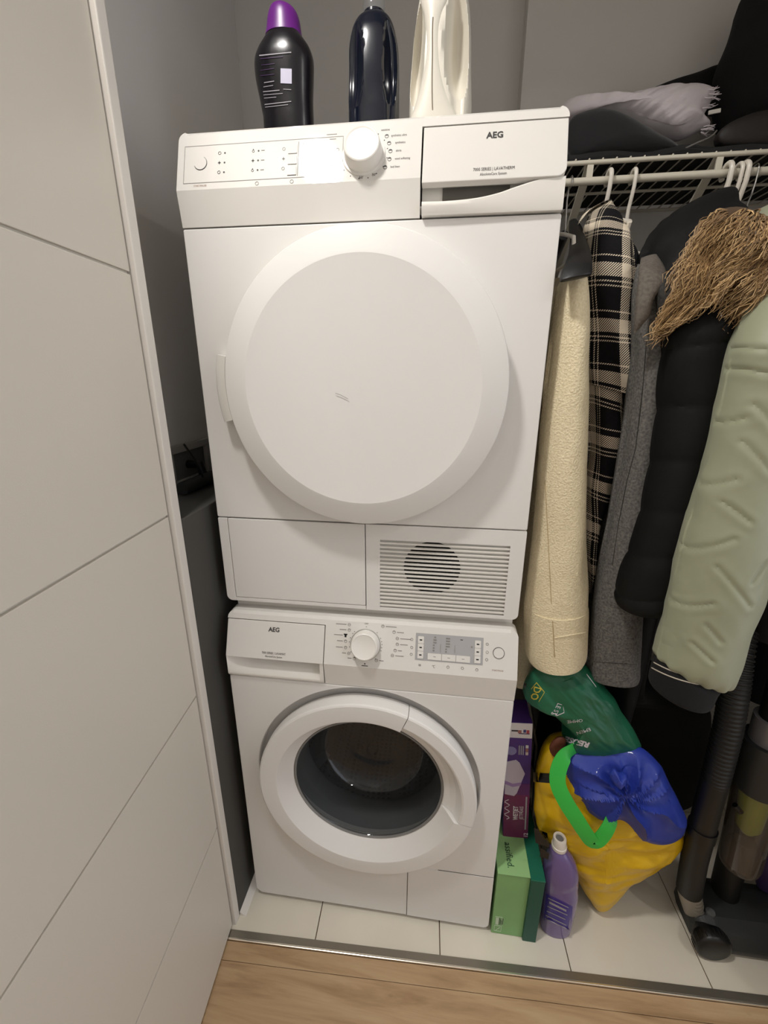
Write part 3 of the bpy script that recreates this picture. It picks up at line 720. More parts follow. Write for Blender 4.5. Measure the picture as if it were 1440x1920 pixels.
# display
ds = obj('display', SW.slab(rrect(0.4003, 0.5328, 0.7672, 0.8170, 0.0006), 0, 0.0005), M_LCD, wm)
S2 = Slope(SW.y0-0.0006, SW.z0, SW.k)
for c_, xx in enumerate((0.4108, 0.5222)):
    for k in range(3):
        z = 0.8050-k*0.0138
        ky = obj('key', S2.slab(rrect(xx-0.0058, xx+0.0058, z-0.0066, z+0.0066, 0.0008), 0, 0.0010), M_CONS, ds)
        obj('key_light', S2.slab(rrect(xx-0.0026, xx+0.0026, z-0.0011, z+0.0011, 0.0009), 0.0009, 0.0014), M_BLK, ky)
for k in range(3):
    xx = 0.4388+k*0.0279
    ky = obj('key', S2.slab(rrect(xx-0.0135, xx+0.0135, 0.7702, 0.7818, 0.0008), 0, 0.0010), M_CONS, ds)
    obj('key_mark', S2.slab(rrect(xx-0.0026, xx+0.0026, 0.7756, 0.7764, 0.0003), 0.0009, 0.0013), M_INKL, ky)
for k in range(6):
    obj('display_segment', bar(S2, 0.4385 if k < 3 else 0.4365, 0.8115-k*0.0049, 0.0062 if k in (1, 2) else 0.0034, 0.0026), M_INKL, ds)
    obj('display_segment', bar(S2, 0.4640 if k < 4 else 0.4610, 0.8110-k*0.0049, 0.0080 if k < 4 else 0.003, 0.0026), M_INKL, ds)
for x in (0.4500, 0.4780): obj('display_segment', bar(S2, x, 0.7930, 0.0006, 0.0150), M_INKL, ds)
obj('display_segment', bar(S2, 0.4905, 0.8105, 0.005, 0.0012), M_INK, ds); obj('display_segment', bar(S2, 0.5105, 0.7990, 0.0030, 0.0030), M_INKL, ds)
for (x, z) in ((0.3923, 0.8040), (0.3930, 0.7893), (0.3926, 0.7765), (0.5400, 0.8060), (0.5405, 0.7915), (0.5400, 0.7780), (0.4660, 0.7588), (0.4940, 0.7590), (0.5219, 0.7584)):
    obj('symbol', SW.ring(x, z, 0.0028, 0.0008, a0=random.randint(0, 200), a1=random.randint(480, 560), n=14), M_INKL, wm)
obj('symbol', joinmb(bar(SW, 0.4104, 0.7596, 0.005, 0.0006), bar(SW, 0.4104, 0.7582, 0.005, 0.0006), bar(SW, 0.4104, 0.7568, 0.005, 0.0006)), M_INKL, wm)
obj('symbol', joinmb(bar(SW, 0.4366, 0.7592, 0.0040, 0.0008), SW.ring(0.4395, 0.7576, 0.0026, 0.0007, a0=60, a1=300, n=12)), M_INKL, wm)
sb = obj('start_button', SW.dot(0.5625, 0.7918, 0.0102, 0, 0.0010, 32), M_CONS, wm)
obj('button_ring', SW.ring(0.5625, 0.7918, 0.0110, 0.0009, 0.0012), M_INK, sb)
obj('button_symbol', joinmb(bar(SW, 0.5625, 0.7958, 0.0016, 0.0026), bar(SW, 0.5625, 0.7920, 0.0070, 0.0006), bar(SW, 0.5614, 0.7886, 0.0009, 0.0028), bar(SW, 0.5636, 0.7886, 0.0009, 0.0028)), M_INK, sb)
text('START/PAUSE', SW.P(0.5615, 0.7600, 0.0005), 0.0042, M_INKR, wm, tilt=SW.t, sx=0.85)
for sx_ in (0.06, 0.54):
    for sy_ in (0.03, 0.52): obj('foot', MB().tube([(sx_, sy_, 0.0), (sx_, sy_, 0.018)], 0.022, 20), M_BLK, wm)

# ------------------------------------------------------------------ bottles on the dryer
def ellsec(rows, n=48, sq=1.0, mod=None):
    """rows (z, cx, cy, a, b): stacked super-ellipses; mod(theta, z) -> radial factor"""
    mb = MB()
    for (z, cx, cy, a, b) in rows:
        for j in range(n):
            th = 2*math.pi*j/n; c, s_ = math.cos(th), math.sin(th)
            f = mod(th, z) if mod else (1, 0)
            x = cx+a*math.copysign(abs(c)**sq, c)*f[0]; y = cy+b*math.copysign(abs(s_)**sq, s_)*f[0]+f[1]
            mb.v.append(Vector((x, y, z)))
    for i in range(len(rows)-1):
        for j in range(n): mb.f.append((i*n+j, i*n+(j+1) % n, (i+1)*n+(j+1) % n, (i+1)*n+j))
    mb.f.append(tuple(reversed(range(n)))); mb.f.append(tuple((len(rows)-1)*n+j for j in range(n))); mb.smooth = True
    return mb
ZT = DTOP+0.0005
YBt = 0.17
def wz(v, y=YBt): return at(530, v, y).z
# black bottle with purple cap
def edge(rows, y):
    out = []
    for (v, uL, uR, b) in rows:
        a_, c_ = at(uL, v, y), at(uR, v, y); out.append(((a_.z+c_.z)/2, (a_.x+c_.x)/2, y, (c_.x-a_.x)/2, b))
    return out
M_B1 = mat('black_bottle_plastic', (17, 14, 20), 0.25, bump=(90, 0.05))
b1 = thing('detergent_bottle', 'black detergent bottle with purple cap, standing on the dryer', 'bottle', (0.135, YBt, ZT))
rows = edge([(222, 496, 587, 0.030), (190, 490, 586, 0.031), (150, 482, 587, 0.033), (118, 480, 587, 0.034), (98, 486, 582, 0.032), (84, 494, 574, 0.029), (74, 500, 567, 0.026), (66, 503, 563, 0.024)], YBt)
c0 = rows[0]; rows = [(ZT, c0[1], YBt, c0[3]*0.97, 0.029), (ZT+0.004, c0[1], YBt, c0[3], 0.031)]+cat_interp(rows, 26)
B1o = obj('bottle_body', ellsec(rows, 48, 0.85), M_B1, b1)
rows = edge([(72, 499, 566, 0.0265), (60, 501, 564, 0.026), (40, 503, 561, 0.025), (26, 506, 556, 0.023), (18, 510, 548, 0.019), (13, 518, 540, 0.010)], YBt)
obj('cap', ellsec(cat_interp(rows, 18), 40, 0.95), mat('purple_cap', (96, 26, 116), 0.35, bump=(60, 0.05)), b1)
sf = bvh_of(B1o)
def pbar(u0, v0, u1, v1, h, y, m, parent, name, surf, nn=6):
    """printed stroke: a thin strip laid on a surface"""
    mb = MB()
    for i in range(nn+1):
        f = i/nn; u = u0+(u1-u0)*f; v = v0+(v1-v0)*f; mb.v += [at(u, v-h/2, y), at(u, v+h/2, y)]
    for i in range(nn): mb.f.append((2*i, 2*i+1, 2*i+3, 2*i+2))
    drape(mb, surf); mb.uv = [(0, 0)]*len(mb.v)
    return obj(name, mb, m, parent)
M_PW = mat('print_pale', (150, 146, 152), 0.5); M_PL = mat('print_lilac', (190, 186, 205), 0.5); M_PP = mat('print_violet', (62, 38, 78), 0.5)
pbar(486, 104, 546, 98, 2.2, YBt-0.03, M_PW, b1, 'print_line', sf); pbar(488, 110, 530, 106, 1.2, YBt-0.03, M_PP, b1, 'print_line', sf)
pbar(526, 142, 547, 143, 28, YBt-0.03, M_PL, b1, 'print_panel', sf, 2)
for (u0, v0, u1, v1, h) in ((495, 155, 514, 152, 1.6), (494, 163, 512, 160, 1.2), (493, 172, 524, 169, 1.6), (494, 178, 530, 175, 1.2), (495, 184, 518, 182, 1.2), (496, 196, 546, 190, 1.6), (497, 201, 540, 196, 1.2), (531, 167, 546, 168, 1.2), (490, 122, 515, 119, 1.0), (488, 132, 514, 128, 1.0), (488, 142, 514, 139, 1.0)):
    pbar(u0, v0, u1, v1, h, YBt-0.03, M_PW if h > 1.1 else M_PP, b1, 'print_line', sf)
# navy bottle with clear cap: two thumb hollows either side of a central rib
M_B2 = mat('navy_bottle_plastic', (13, 18, 32), 0.18, coat=0.3)
b2 = thing('softener_bottle', 'dark navy bottle with a clear cap and moulded grip, on the dryer', 'bottle', (0.29, YBt, ZT))
rows = edge([(215, 655, 748, 0.034), (180, 655, 748, 0.036), (140, 655, 748, 0.037), (100, 656, 747, 0.036), (75, 659, 743, 0.034), (58, 663, 739, 0.031), (45, 670, 733, 0.028), (36, 681, 724, 0.022), (31, 687, 718, 0.017)], YBt)
c0 = rows[0]; rows = [(ZT, c0[1], YBt, c0[3]*0.96, 0.031), (ZT+0.004, c0[1], YBt, c0[3], 0.034)]+cat_interp(rows, 40)
zc2 = at(700, 145, YBt).z; cx2 = c0[1]
def hollow(th, z):
    fx = math.cos(th); fy = math.sin(th)
    if fy >= 0: return (1, 0)
    d = 0
    for cx_, w_ in ((-0.62, 0.42), (0.66, 0.30)):
        e = ((fx-cx_)/w_)**2+((z-zc2)/0.062)**2
        d = max(d, max(0, 1-e))
    return (1, 0.022*d)
obj('bottle_body', ellsec(rows, 96, 0.8, hollow), M_B2, b2)
obj('clear_cap', ellsec(edge([(34, 681, 722, 0.0205), (18, 681, 722, 0.0205), (0, 683, 721, 0.020), (-22, 685, 720, 0.019), (-30, 690, 714, 0.014)], YBt), 32), glassy('clear_plastic', (246, 247, 248), frac=0.05, fcol=(220, 220, 225)), b2)
obj('collar', ellsec(edge([(36, 681, 723, 0.021), (30, 681, 723, 0.021)], YBt), 32), M_B2, b2)
# white jug
M_B3 = mat('white_jug_plastic', (222, 216, 203), 0.4)
YJ = 0.19
b3 = thing('white_jug', 'tall white plastic jug with a flared front handle, on the dryer', 'bottle', (0.405, YJ, ZT))
rows = edge([(208, 768, 884, 0.045), (150, 770, 883, 0.048), (100, 774, 883, 0.048), (60, 779, 882, 0.046), (30, 783, 880, 0.043), (0, 788, 874, 0.040), (-40, 796, 862, 0.034), (-80, 806, 850, 0.022), (-100, 811, 846, 0.020)], YJ)
c0 = rows[0]; rows = [(ZT, c0[1], YJ, c0[3]*0.96, 0.043), (ZT+0.004, c0[1], YJ, c0[3], 0.045)]+cat_interp(rows, 44)
zj = at(850, 110, YJ).z; zt_ = at(830, -10, YJ).z
def jughol(th, z):
    fx = math.cos(th); fy = math.sin(th)
    if fy >= 0: return (1, 0)
    d = 0
    for cx_, w_, hz_, dz__ in ((0.45, 0.42, 0.085, 0.0), (-0.72, 0.30, 0.075, -0.01)):
        e = ((fx-cx_)/w_)**2+((z-zj-dz__)/hz_)**2; d = max(d, max(0, 1-e))
    return (1, 0.050*d)
obj('jug_body', ellsec(rows, 120, 0.75, jughol), M_B3, b3)
YH = YJ-0.049
hr = []
for (v, uL, uR) in ((214, 768, 858), (195, 775, 849), (170, 783, 840), (140, 790, 833), (100, 796, 828), (60, 797, 827), (25, 795, 832), (0, 790, 842), (-25, 786, 850)):
    a_, c_ = at(uL, v, YH), at(uR, v, YH); hr.append(((a_.z+c_.z)/2, (a_.x+c_.x)/2, YH+0.012, (c_.x-a_.x)/2, 0.014))
hr = [(ZT, hr[0][1], YH+0.012, hr[0][3]*1.15, 0.014)]+cat_interp(hr, 36)
obj('handle', ellsec(hr, 40), M_B3, b3)
obj('handle_seam', MB().tube([Vector((r_[1]-0.001, r_[2]-r_[4]-0.0002, r_[0])) for r_ in hr[3:27]], 0.0009, 6), mat('seam_brown', (120, 106, 88), 0.6), b3)
obj('screw_cap', ellsec(edge([(-98, 806, 852, 0.024), (-170, 808, 850, 0.023)], YJ), 32), M_B3, b3)

# ------------------------------------------------------------------ wire shelf with hanging rod
SY, SZ = 0.300, 1.7085
sh = thing('wire_shelf', 'white wire closet shelf with a hanging rod under its front edge', 'shelf', (1.05, 0.45, SZ))
SX0, SX1 = 0.612, 1.495
obj('front_rail', MB().tube([(SX0, SY, SZ), (SX1, SY, SZ+0.004)], 0.0042, 12), M_WIRE, sh)
obj('rear_rail', MB().tube([(SX0, 0.590, SZ), (SX1, 0.590, SZ+0.004)], 0.0035, 10), M_WIRE, sh)
obj('middle_rail', MB().tube([(SX0, 0.445, SZ-0.005), (SX1, 0.445, SZ-0.001)], 0.0030, 10), M_WIRE, sh)
x = SX0+0.012; k = 0
while x < SX1:
    obj('cross_wire', MB().tube([(x, SY-0.003, SZ+0.0052), (x, 0.592, SZ+0.0052)], 0.0016, 6), M_WIRE, sh); x += 0.0255
RY, RZ_ = 0.290, 1.6735
obj('hanging_rod', MB().tube([(SX0, RY, RZ_), (SX1, RY, RZ_+0.006)], 0.0068, 16), M_WIRE, sh)
for (ux, vx) in ((1108, 305), (1352, 288)):
    p = at(ux, vx, SY); br = MB()
    a = Vector((p.x, SY+0.004, SZ+0.002)); b = Vector((p.x-0.004, 0.593, 1.47))
    d = (b-a).normalized(); s_ = d.cross(Vector((1, 0, 0))).normalized()*0.0025; wv = Vector((0.008, 0, 0))
    br.v = [a+wv+s_, a-wv+s_, a-wv-s_, a+wv-s_, b+wv+s_, b-wv+s_, b-wv-s_, b+wv-s_]; br.f = [(0, 1, 2, 3), (7, 6, 5, 4), (0, 4, 5, 1), (1, 5, 6, 2), (2, 6, 7, 3), (3, 7, 4, 0)]
    obj('brace', br, M_WIRE, sh, bevel=0.001)
    obj('rod_hook', MB().box(p.x-0.006, p.x+0.006, SY-0.0015, SY+0.003, RZ_+0.004, SZ-0.001), M_WIRE, sh, bevel=0.0008)

# things lying on the shelf
M_BKC = mat('black_cloth', (11, 11, 14), 0.9, bump=(160, 0.2), sheen=0.2)
M_BKC2 = mat('black_wool', (8, 8, 9), 0.95, bump=(300, 0.3))
M_LAV = mat('lavender_grey_cotton', (238, 229, 234), 0.85, bump=(260, 0.15))
M_BRN = mat('dark_brown_leather', (20, 14, 11), 0.6, bump=(80, 0.2))
tag(obj('black_garment', pillow([(1062, 298), (1062, 226), (1098, 208), (1136, 203), (1180, 220), (1228, 252), (1268, 272), (1285, 290), (1220, 294), (1150, 298), (1100, 301)], 0.345, 0.028, 0.07, fold=0.004, ff=7, seed=1), M_BKC), 'black folded garment mounded on the wire shelf next to the dryer', 'clothing')
lv = tag(obj('scarf', pillow([(1052, 228), (1058, 190), (1100, 186), (1142, 193), (1200, 178), (1252, 160), (1300, 164), (1338, 168), (1324, 205), (1316, 224), (1332, 238), (1300, 252), (1262, 268), (1215, 248), (1150, 225), (1100, 222)], 0.46, 0.045, 0.05, c=(1210, 212), fold=0.030, ff=10, stretch=(0.6, 0.4, 2.2), rot=0.6, seed=3, crumple=0.5, nth=150, nr=44), M_LAV), 'crumpled lavender grey scarf with frayed end on the wire shelf', 'scarf')
flat = MB(); NX, NY = 60, 16
for j in range(2):
    for iy in range(NY+1):
        for ix in range(NX+1):
            x = 0.618+(1.44-0.618)*ix/NX; y = 0.312+(0.578-0.312)*iy/NY
            e = min(1, min(ix, NX-ix)/4, min(iy, NY-iy)/3)
            z = SZ+0.0082+(0.0 if j == 0 else 0.004+0.026*math.sqrt(e)+0.008*noise.noise(Vector((x*14, y*14, 2))))*(1 if j else 0)
            flat.v.append(Vector((x, y, z)))
K_ = (NX+1)*(NY+1)
for iy in range(NY):
    for ix in range(NX):
        a = iy*(NX+1)+ix; flat.f += [(a, a+NX+1, a+NX+2, a+1), (K_+a, K_+a+1, K_+a+NX+2, K_+a+NX+1)]
for ix in range(NX): flat.f += [(ix, ix+1, K_+ix+1, K_+ix), (NY*(NX+1)+ix, K_+NY*(NX+1)+ix, K_+NY*(NX+1)+ix+1, NY*(NX+1)+ix+1)]
for iy in range(NY): flat.f += [(iy*(NX+1), K_+iy*(NX+1), K_+(iy+1)*(NX+1), (iy+1)*(NX+1)), (iy*(NX+1)+NX, (iy+1)*(NX+1)+NX, K_+(iy+1)*(NX+1)+NX, K_+iy*(NX+1)+NX)]
flat.smooth = True
tag(obj('folded_blanket', flat, mat('black_fleece', (12, 12, 13), 0.95)), 'flat folded black blanket covering the wire shelf under the other things', 'blanket')
fr = MB(); rnd = random.Random(5)
for (u, v, nn, du, dv) in ((1330, 172, 12, 22, -3), (1328, 178, 8, 20, 2), (1322, 240, 9, 20, -4), (1318, 246, 7, 14, 4), (1322, 198, 5, 20, -2)):
    for q in range(nn):
        u0, v0 = u+rnd.uniform(-8, 2), v+rnd.uniform(-6, 6); yy = 0.455+rnd.uniform(-0.03, 0.03)
        fr.tube([at(u0, v0, yy), at(u0+du*0.5, v0+dv*0.5+rnd.uniform(-3, 3), yy-0.005), at(u0+du*rnd.uniform(0.7, 1.2), v0+dv+rnd.uniform(-6, 6), yy-0.006)], [0.0014, 0.001, 0.0005], 5)
fo = obj('fringe', fr, M_LAV, lv); fo['kind'] = 'stuff'
bb = thing('black_bag', 'large black soft bag on the right end of the wire shelf', 'bag', (1.06, 0.47, SZ))
obj('bag_body', pillow([(1345, 128), (1366, 84), (1384, 34), (1396, -20), (1440, -60), (1520, -70), (1540, 60), (1540, 190), (1500, 262), (1420, 268), (1362, 262), (1346, 236), (1344, 180)], 0.47, 0.085, 0.09, fold=0.010, ff=5, seed=5), M_BKC2, bb)
obj('bag_flap', pillow([(1150, 197), (1200, 176), (1262, 150), (1310, 136), (1352, 118), (1390, 130), (1390, 220), (1330, 215), (1290, 210), (1230, 205)], 0.548, 0.02, 0.03, fold=0.004, ff=6, seed=6), M_BKC2, bb)
tg = at(1340, 209, 0.375)
obj('label_tag', MB().box(tg.x-0.011, tg.x+0.011, 0.374, 0.3775, tg.z-0.0035, tg.z+0.0035).xf(Matrix.Translation(tg) @ Matrix.Rotation(-0.12, 4, 'Y') @ Matrix.Translation(-tg)), mat('white_tag', (205, 200, 190), 0.5), bb, bevel=0.0008)
tag(obj('leather_case', pillow([(1345, 282), (1340, 246), (1400, 214), (1460, 206), (1540, 210), (1545, 276), (1440, 282)], 0.352, 0.020, 0.03, fold=0.003, ff=8, seed=9, pw=0.3), M_BRN), 'low dark brown leather case on the front right of the wire shelf', 'case')
tag(obj('cord', MB().tube([Vector((p.x, 0.33-0.018*math.sin(i*0.6), max(p.z, SZ+0.0092))) for i, p in enumerate([at(u, v, 0.325) for u, v in ((1262, 287), (1280, 282), (1300, 274), (1320, 266), (1334, 256), (1345, 244))])], 0.0016, 8), mat('grey_cord', (96, 92, 88), 0.6)), 'thin grey cord lying on the wire shelf below the scarf', 'cord')

# ------------------------------------------------------------------ clothes on hangers
def hanger(x, yb, yf, label, m, hook_m=None, r=0.0034, hook_r=None, group=None, drop=0.105, shoulder=0.055, name='clothes_hanger', twist=0.0):
    """hook over the rod, two sloping arms running front-to-back and a bottom bar"""
    t = thing(name, label, 'hanger', (x, RY, RZ_-0.10), group)
    hr_ = hook_r or r; pts = []
    R_ = 0.0068+hr_+0.0006
    for k in range(15):
        a = math.radians(-35+k*(215/14)); pts.append(Vector((x+twist*0.3*math.sin(a), RY-R_*1.25*math.cos(a)*1.0, RZ_+0.003+R_*1.15*math.sin(a)+0.0005)))
    # front of hook swings round the rod, shank falls behind it
    pts = pts+[Vector((x, RY+R_*1.15, RZ_-0.016)), Vector((x, RY+0.006, RZ_-0.036)), Vector((x, RY, RZ_-0.050)), Vector((x, RY, RZ_-drop+0.03))]
    pts = [Vector((p.x, 2*RY-p.y, p.z)) for p in pts]
    obj('hook', MB().tube(pts, hr_, 10), hook_m or m, t)
    top = Vector((x, RY, RZ_-drop+0.032))
    yo = lambda d: Vector((x+twist*d, RY+d, 0))
    arm = []
    F_, B_ = yf-RY, yb-RY
    for d in (F_, F_*0.96, F_*0.6, F_*0.25, 0, B_*0.25, B_*0.6, B_*0.96, B_):
        k = abs(d)/max(abs(F_), abs(B_)); arm.append(Vector((x+twist*d, RY+d, RZ_-drop+0.030-shoulder*k**1.2-(0.012 if k > 0.98 else 0))))
    obj('arm', MB().tube(arm, r, 10), m, t)
    obj('bar', MB().tube([arm[0], Vector((arm[0].x, arm[0].y+0.012, arm[0].z-0.02)), Vector((arm[-1].x, arm[-1].y-0.012, arm[-1].z-0.02)), arm[-1]], r*0.9, 8), m, t)
    return t
WG = 'white plastic hangers on the rod'
hx = lambda u, v: at(u, v, RY).x
def wr(amp, fu, fv, seed=0.0, fine=0.0):
    def f(u, v, th, s, p):
        q = Vector((u*fu+seed, v*fv, seed*0.7)); d = noise.noise(q)*amp
        if fine: d += noise.noise(Vector((u*fu*3+seed, v*fv*3, 1.3)))*fine
        return d
    return f

# cream boucle coat
def fabric(name, c1, c2, sc, bump, rough=0.95, bs=400, dist=0.003):
    m = bpy.data.materials.new(name); m.use_nodes = True; nt = m.node_tree; b = nt.nodes['Principled BSDF']
    b.inputs['Roughness'].default_value = rough; b.inputs['Specular IOR Level'].default_value = 0.2
    tc = nt.nodes.new('ShaderNodeTexCoord'); n = nt.nodes.new('ShaderNodeTexNoise'); n.inputs['Scale'].default_value = sc; n.inputs['Detail'].default_value = 5
    nt.links.new(tc.outputs['Object'], n.inputs['Vector']); r = nt.nodes.new('ShaderNodeValToRGB')
    r.color_ramp.elements[0].position = 0.32; r.color_ramp.elements[0].color = rgb(*c1); r.color_ramp.elements[1].position = 0.68; r.color_ramp.elements[1].color = rgb(*c2)
    nt.links.new(n.outputs['Fac'], r.inputs[0]); nt.links.new(r.outputs[0], b.inputs['Base Color'])
    n2 = nt.nodes.new('ShaderNodeTexNoise'); n2.inputs['Scale'].default_value = bs; n2.inputs['Detail'].default_value = 3; nt.links.new(tc.outputs['Object'], n2.inputs['Vector'])
    bp = nt.nodes.new('ShaderNodeBump'); bp.inputs['Strength'].default_value = bump; bp.inputs['Distance'].default_value = dist
    nt.links.new(n2.outputs['Fac'], bp.inputs['Height']); nt.links.new(bp.outputs[0], b.inputs['Normal'])
    return m
M_CREAM = fabric('cream_boucle_wool', (220, 205, 170), (238, 224, 192), 300, 0.75, bs=300, dist=0.003)
M_CREAMS = mat('cream_seam', (176, 154, 112), 0.9)
YC = 0.055
xc = 0.675
ct = thing('cream_coat', 'cream boucle wool coat hanging right beside the dryer', 'coat', (xc, 0.27, 0.62))
sl = prow([(1060, 508, 1090, 502, YC+0.01, 0.02), (1047, 540, 1096, 535, YC, 0.045), (1036, 620, 1099, 615, YC), (1026, 700, 1099, 697, YC), (1011, 850, 1099, 850, YC), (999, 1000, 1100, 1000, YC), (989, 1090, 1100, 1092, YC), (984, 1140, 1100, 1140, YC), (986, 1185, 1099, 1186, YC), (988, 1226, 1098, 1222, YC), (993, 1234, 1092, 1230, YC)], 0.052)
CS = obj('sleeve', loft(sl, 110, 56, wr(0.004, 18, 6, 2.0, 0.0015)), M_CREAM, ct)
cf = prow([(986, 1136, 1101, 1136, YC), (985, 1150, 1101.5, 1150, YC), (984, 1185, 1101, 1188, YC), (986, 1222, 1100, 1222, YC), (991, 1236, 1094, 1234, YC)], 0.0555)
CC = obj('cuff', loft(cf, 40, 56, wr(0.002, 18, 10, 5.0)), M_CREAM, ct)
sf = bvh_of(CC); 
def on_surf(pts, sf, off=0.0008):
    out = []
    for u, v in pts:
        d = ray(u, v).normalized(); h = sf.ray_cast(CAM, d); 
        if h[0] is not None: out.append(h[0]-d*off)
    return out
def linspace(a, b, n): return [(a[0]+(b[0]-a[0])*i/(n-1), a[1]+(b[1]-a[1])*i/(n-1)) for i in range(n)]
obj('cuff_stitch', MB().tube(on_surf(linspace((1036, 1146), (1098, 1132), 12), sf), 0.0014, 6), M_CREAM, ct)
obj('cuff_stitch', MB().tube(on_surf(linspace((1040, 1196), (1098, 1186), 12), sf), 0.0014, 6), M_CREAM, ct)
obj('cuff_seam', MB().tube(on_surf(linspace((1035, 1140), (1040, 1232), 12), sf, 0.0), 0.0009, 6), M_CREAMS, ct)
obj('sleeve_seam', MB().tube(on_surf(linspace((1022, 900), (1034, 1132), 24), bvh_of(CS), 0.0), 0.0007, 6), M_CREAMS, ct)
# coat body runs back from the sleeve
def body(x0, x1, y0, y1, z0, z1, amp, seed, taper=0.5, n=40):
    rows = []
    for (z, f) in ((z1, taper*0.4), (z1-0.03, taper), (z1-0.10, 0.86), (z1-0.3, 0.95), ((z0+z1)/2, 1.0), (z0+0.05, 1.0), (z0, 0.97)):
        cy = (y0+y1)/2; rows.append((x0, z, x1, z, cy, (y1-y0)/2*f))
    def d(u, v, th, s, p): return noise.noise(Vector((p.y*9+seed, p.z*2.2, seed)))*amp+noise.noise(Vector((p.y*22+seed, p.z*5, seed*2)))*amp*0.4
    return loft(rows, n, 64, d, power=0.75)
obj('coat_body', body(0.612, 0.690, 0.12, 0.50, 0.60, 1.500, 0.010, 3.3), M_CREAM, ct)
# the broad black suit hanger it hangs on
th_ = thing('suit_hanger', 'broad black plastic suit hanger with a chrome hook above the cream coat', 'hanger', (0.668, RY, 1.56))
q = [(1066, 345), (1071, 352), (1071, 366), (1068, 384), (1068, 400), (1072, 416)]
xk = 0.6685
pts = []
for k in range(13):
    a = math.radians(-30+k*17.5); pts.append(Vector((xk, RY-0.0092*math.cos(a), RZ_+0.0092*math.sin(a)+0.0012)))
pts += [Vector((xk, RY+0.012, RZ_-0.012)), Vector((xk-0.002, RY+0.006, RZ_-0.03)), Vector((xk-0.002, RY, RZ_-0.05)), Vector((xk, RY-0.002, RZ_-0.088))]
obj('hook', MB().tube(pts, 0.0019, 8), M_CHROME, th_)
rows = []
for (uL, vL, uR, vR, y, h) in ((1068, 414, 1080, 413, 0.285, 0.012), (1067, 430, 1090, 426, 0.22, 0.014), (1069, 450, 1097, 446, 0.15, 0.014), (1066, 476, 1106, 470, 0.06, 0.014), (1056, 502, 1110, 492, 0.005, 0.014), (1049, 524, 1110, 512, -0.015, 0.012), (1052, 529, 1107, 517, -0.015, 0.008)):
    a_, b_ = at(uL, vL, y), at(uR, vR, y); rows.append((a_.x, a_.z, b_.x, b_.z, y, h))
obj('front_arm', loft(rows, 40, 32), mat('hanger_black_plastic', (11, 10, 11), 0.5), th_)
obj('rear_arm', MB().tube([Vector((xk, 0.30, 1.585)), Vector((xk, 0.38, 1.562)), Vector((xk, 0.47, 1.520))], [0.010, 0.013, 0.016], 12), M_BLK, th_)
hanger(at(1056, 460, 0.16).x+0.004, 0.46, 0.10, 'white plastic hanger tucked beside the black suit hanger, nearest the dryer', M_HANG, group=WG, drop=0.12)

# plaid shirt
def plaid_mat():
    m = bpy.data.materials.new('black_white_plaid_flannel'); m.use_nodes = True; nt = m.node_tree; b = nt.nodes['Principled BSDF']; b.inputs['Roughness'].default_value = 0.95
    b.inputs['Specular IOR Level'].default_value = 0.15
    uv = nt.nodes.new('ShaderNodeUVMap'); sep = nt.nodes.new('ShaderNodeSeparateXYZ'); nt.links.new(uv.outputs[0], sep.inputs[0])
    def M(op, a, c=None, d=None):
        n = nt.nodes.new('ShaderNodeMath'); n.operation = op
        for i, q in enumerate((a, c, d)):
            if q is None: continue
            if isinstance(q, (int, float)): n.inputs[i].default_value = q
            else: nt.links.new(q, n.inputs[i])
        return n.outputs[0]
    def bandf(x, per, lo, hi, ph=0.0):
        f = M('FRACT', M('ADD', M('DIVIDE', x, per), ph)); return M('MULTIPLY', M('GREATER_THAN', f, lo), M('LESS_THAN', f, hi))
    u, v = sep.outputs[0], sep.outputs[1]
    wu = M('ADD', bandf(u, 0.072, 0.02, 0.26), M('ADD', bandf(u, 0.072, 0.34, 0.37), bandf(u, 0.072, 0.42, 0.45)))      # white in warp
    wv = M('ADD', bandf(v, 0.088, 0.05, 0.30), M('ADD', bandf(v, 0.088, 0.37, 0.40), M('ADD', bandf(v, 0.088, 0.45, 0.48), bandf(v, 0.088, 0.90, 0.93))))
    wu = M('MINIMUM', wu, 1); wv = M('MINIMUM', wv, 1)
    tw = M('GREATER_THAN', M('FRACT', M('DIVIDE', M('ADD', u, v), 0.0040)), 0.5)                                  # twill diagonal: which thread lies on top
    val = M('ADD', M('MULTIPLY', tw, wu), M('MULTIPLY', M('SUBTRACT', 1, tw), wv))
    mx = nt.nodes.new('ShaderNodeMix'); mx.data_type = 'RGBA'; nt.links.new(val, mx.inputs[0]); mx.inputs[6].default_value = rgb(23, 22, 24); mx.inputs[7].default_value = rgb(226, 212, 190)
    nt.links.new(mx.outputs[2], b.inputs['Base Color'])
    tc = nt.nodes.new('ShaderNodeTexCoord'); n2 = nt.nodes.new('ShaderNodeTexNoise'); n2.inputs['Scale'].default_value = 500; nt.links.new(tc.outputs['Object'], n2.inputs['Vector'])
    bp = nt.nodes.new('ShaderNodeBump'); bp.inputs['Strength'].default_value = 0.4; bp.inputs['Distance'].default_value = 0.002; nt.links.new(n2.outputs['Fac'], bp.inputs['Height']); nt.links.new(bp.outputs[0], b.inputs['Normal'])
    return m
M_PLAID = plaid_mat()
xp = 0.742; YP = 0.125
hanger(hx(1141, 338), 0.47, 0.14, 'white plastic hanger whose hook stands over the plaid shirt', M_HANG, group=WG, r=0.0042, drop=0.10)
ps = thing('plaid_shirt', 'black and white plaid flannel shirt between cream coat and grey jacket', 'shirt', (xp, 0.29, 0.80))
def plw(u, v, th, s, p):
    return 0.012*noise.noise(Vector((u*14, v*5, 2.2)))+0.006*noise.noise(Vector((u*34, v*12, 7.0)))
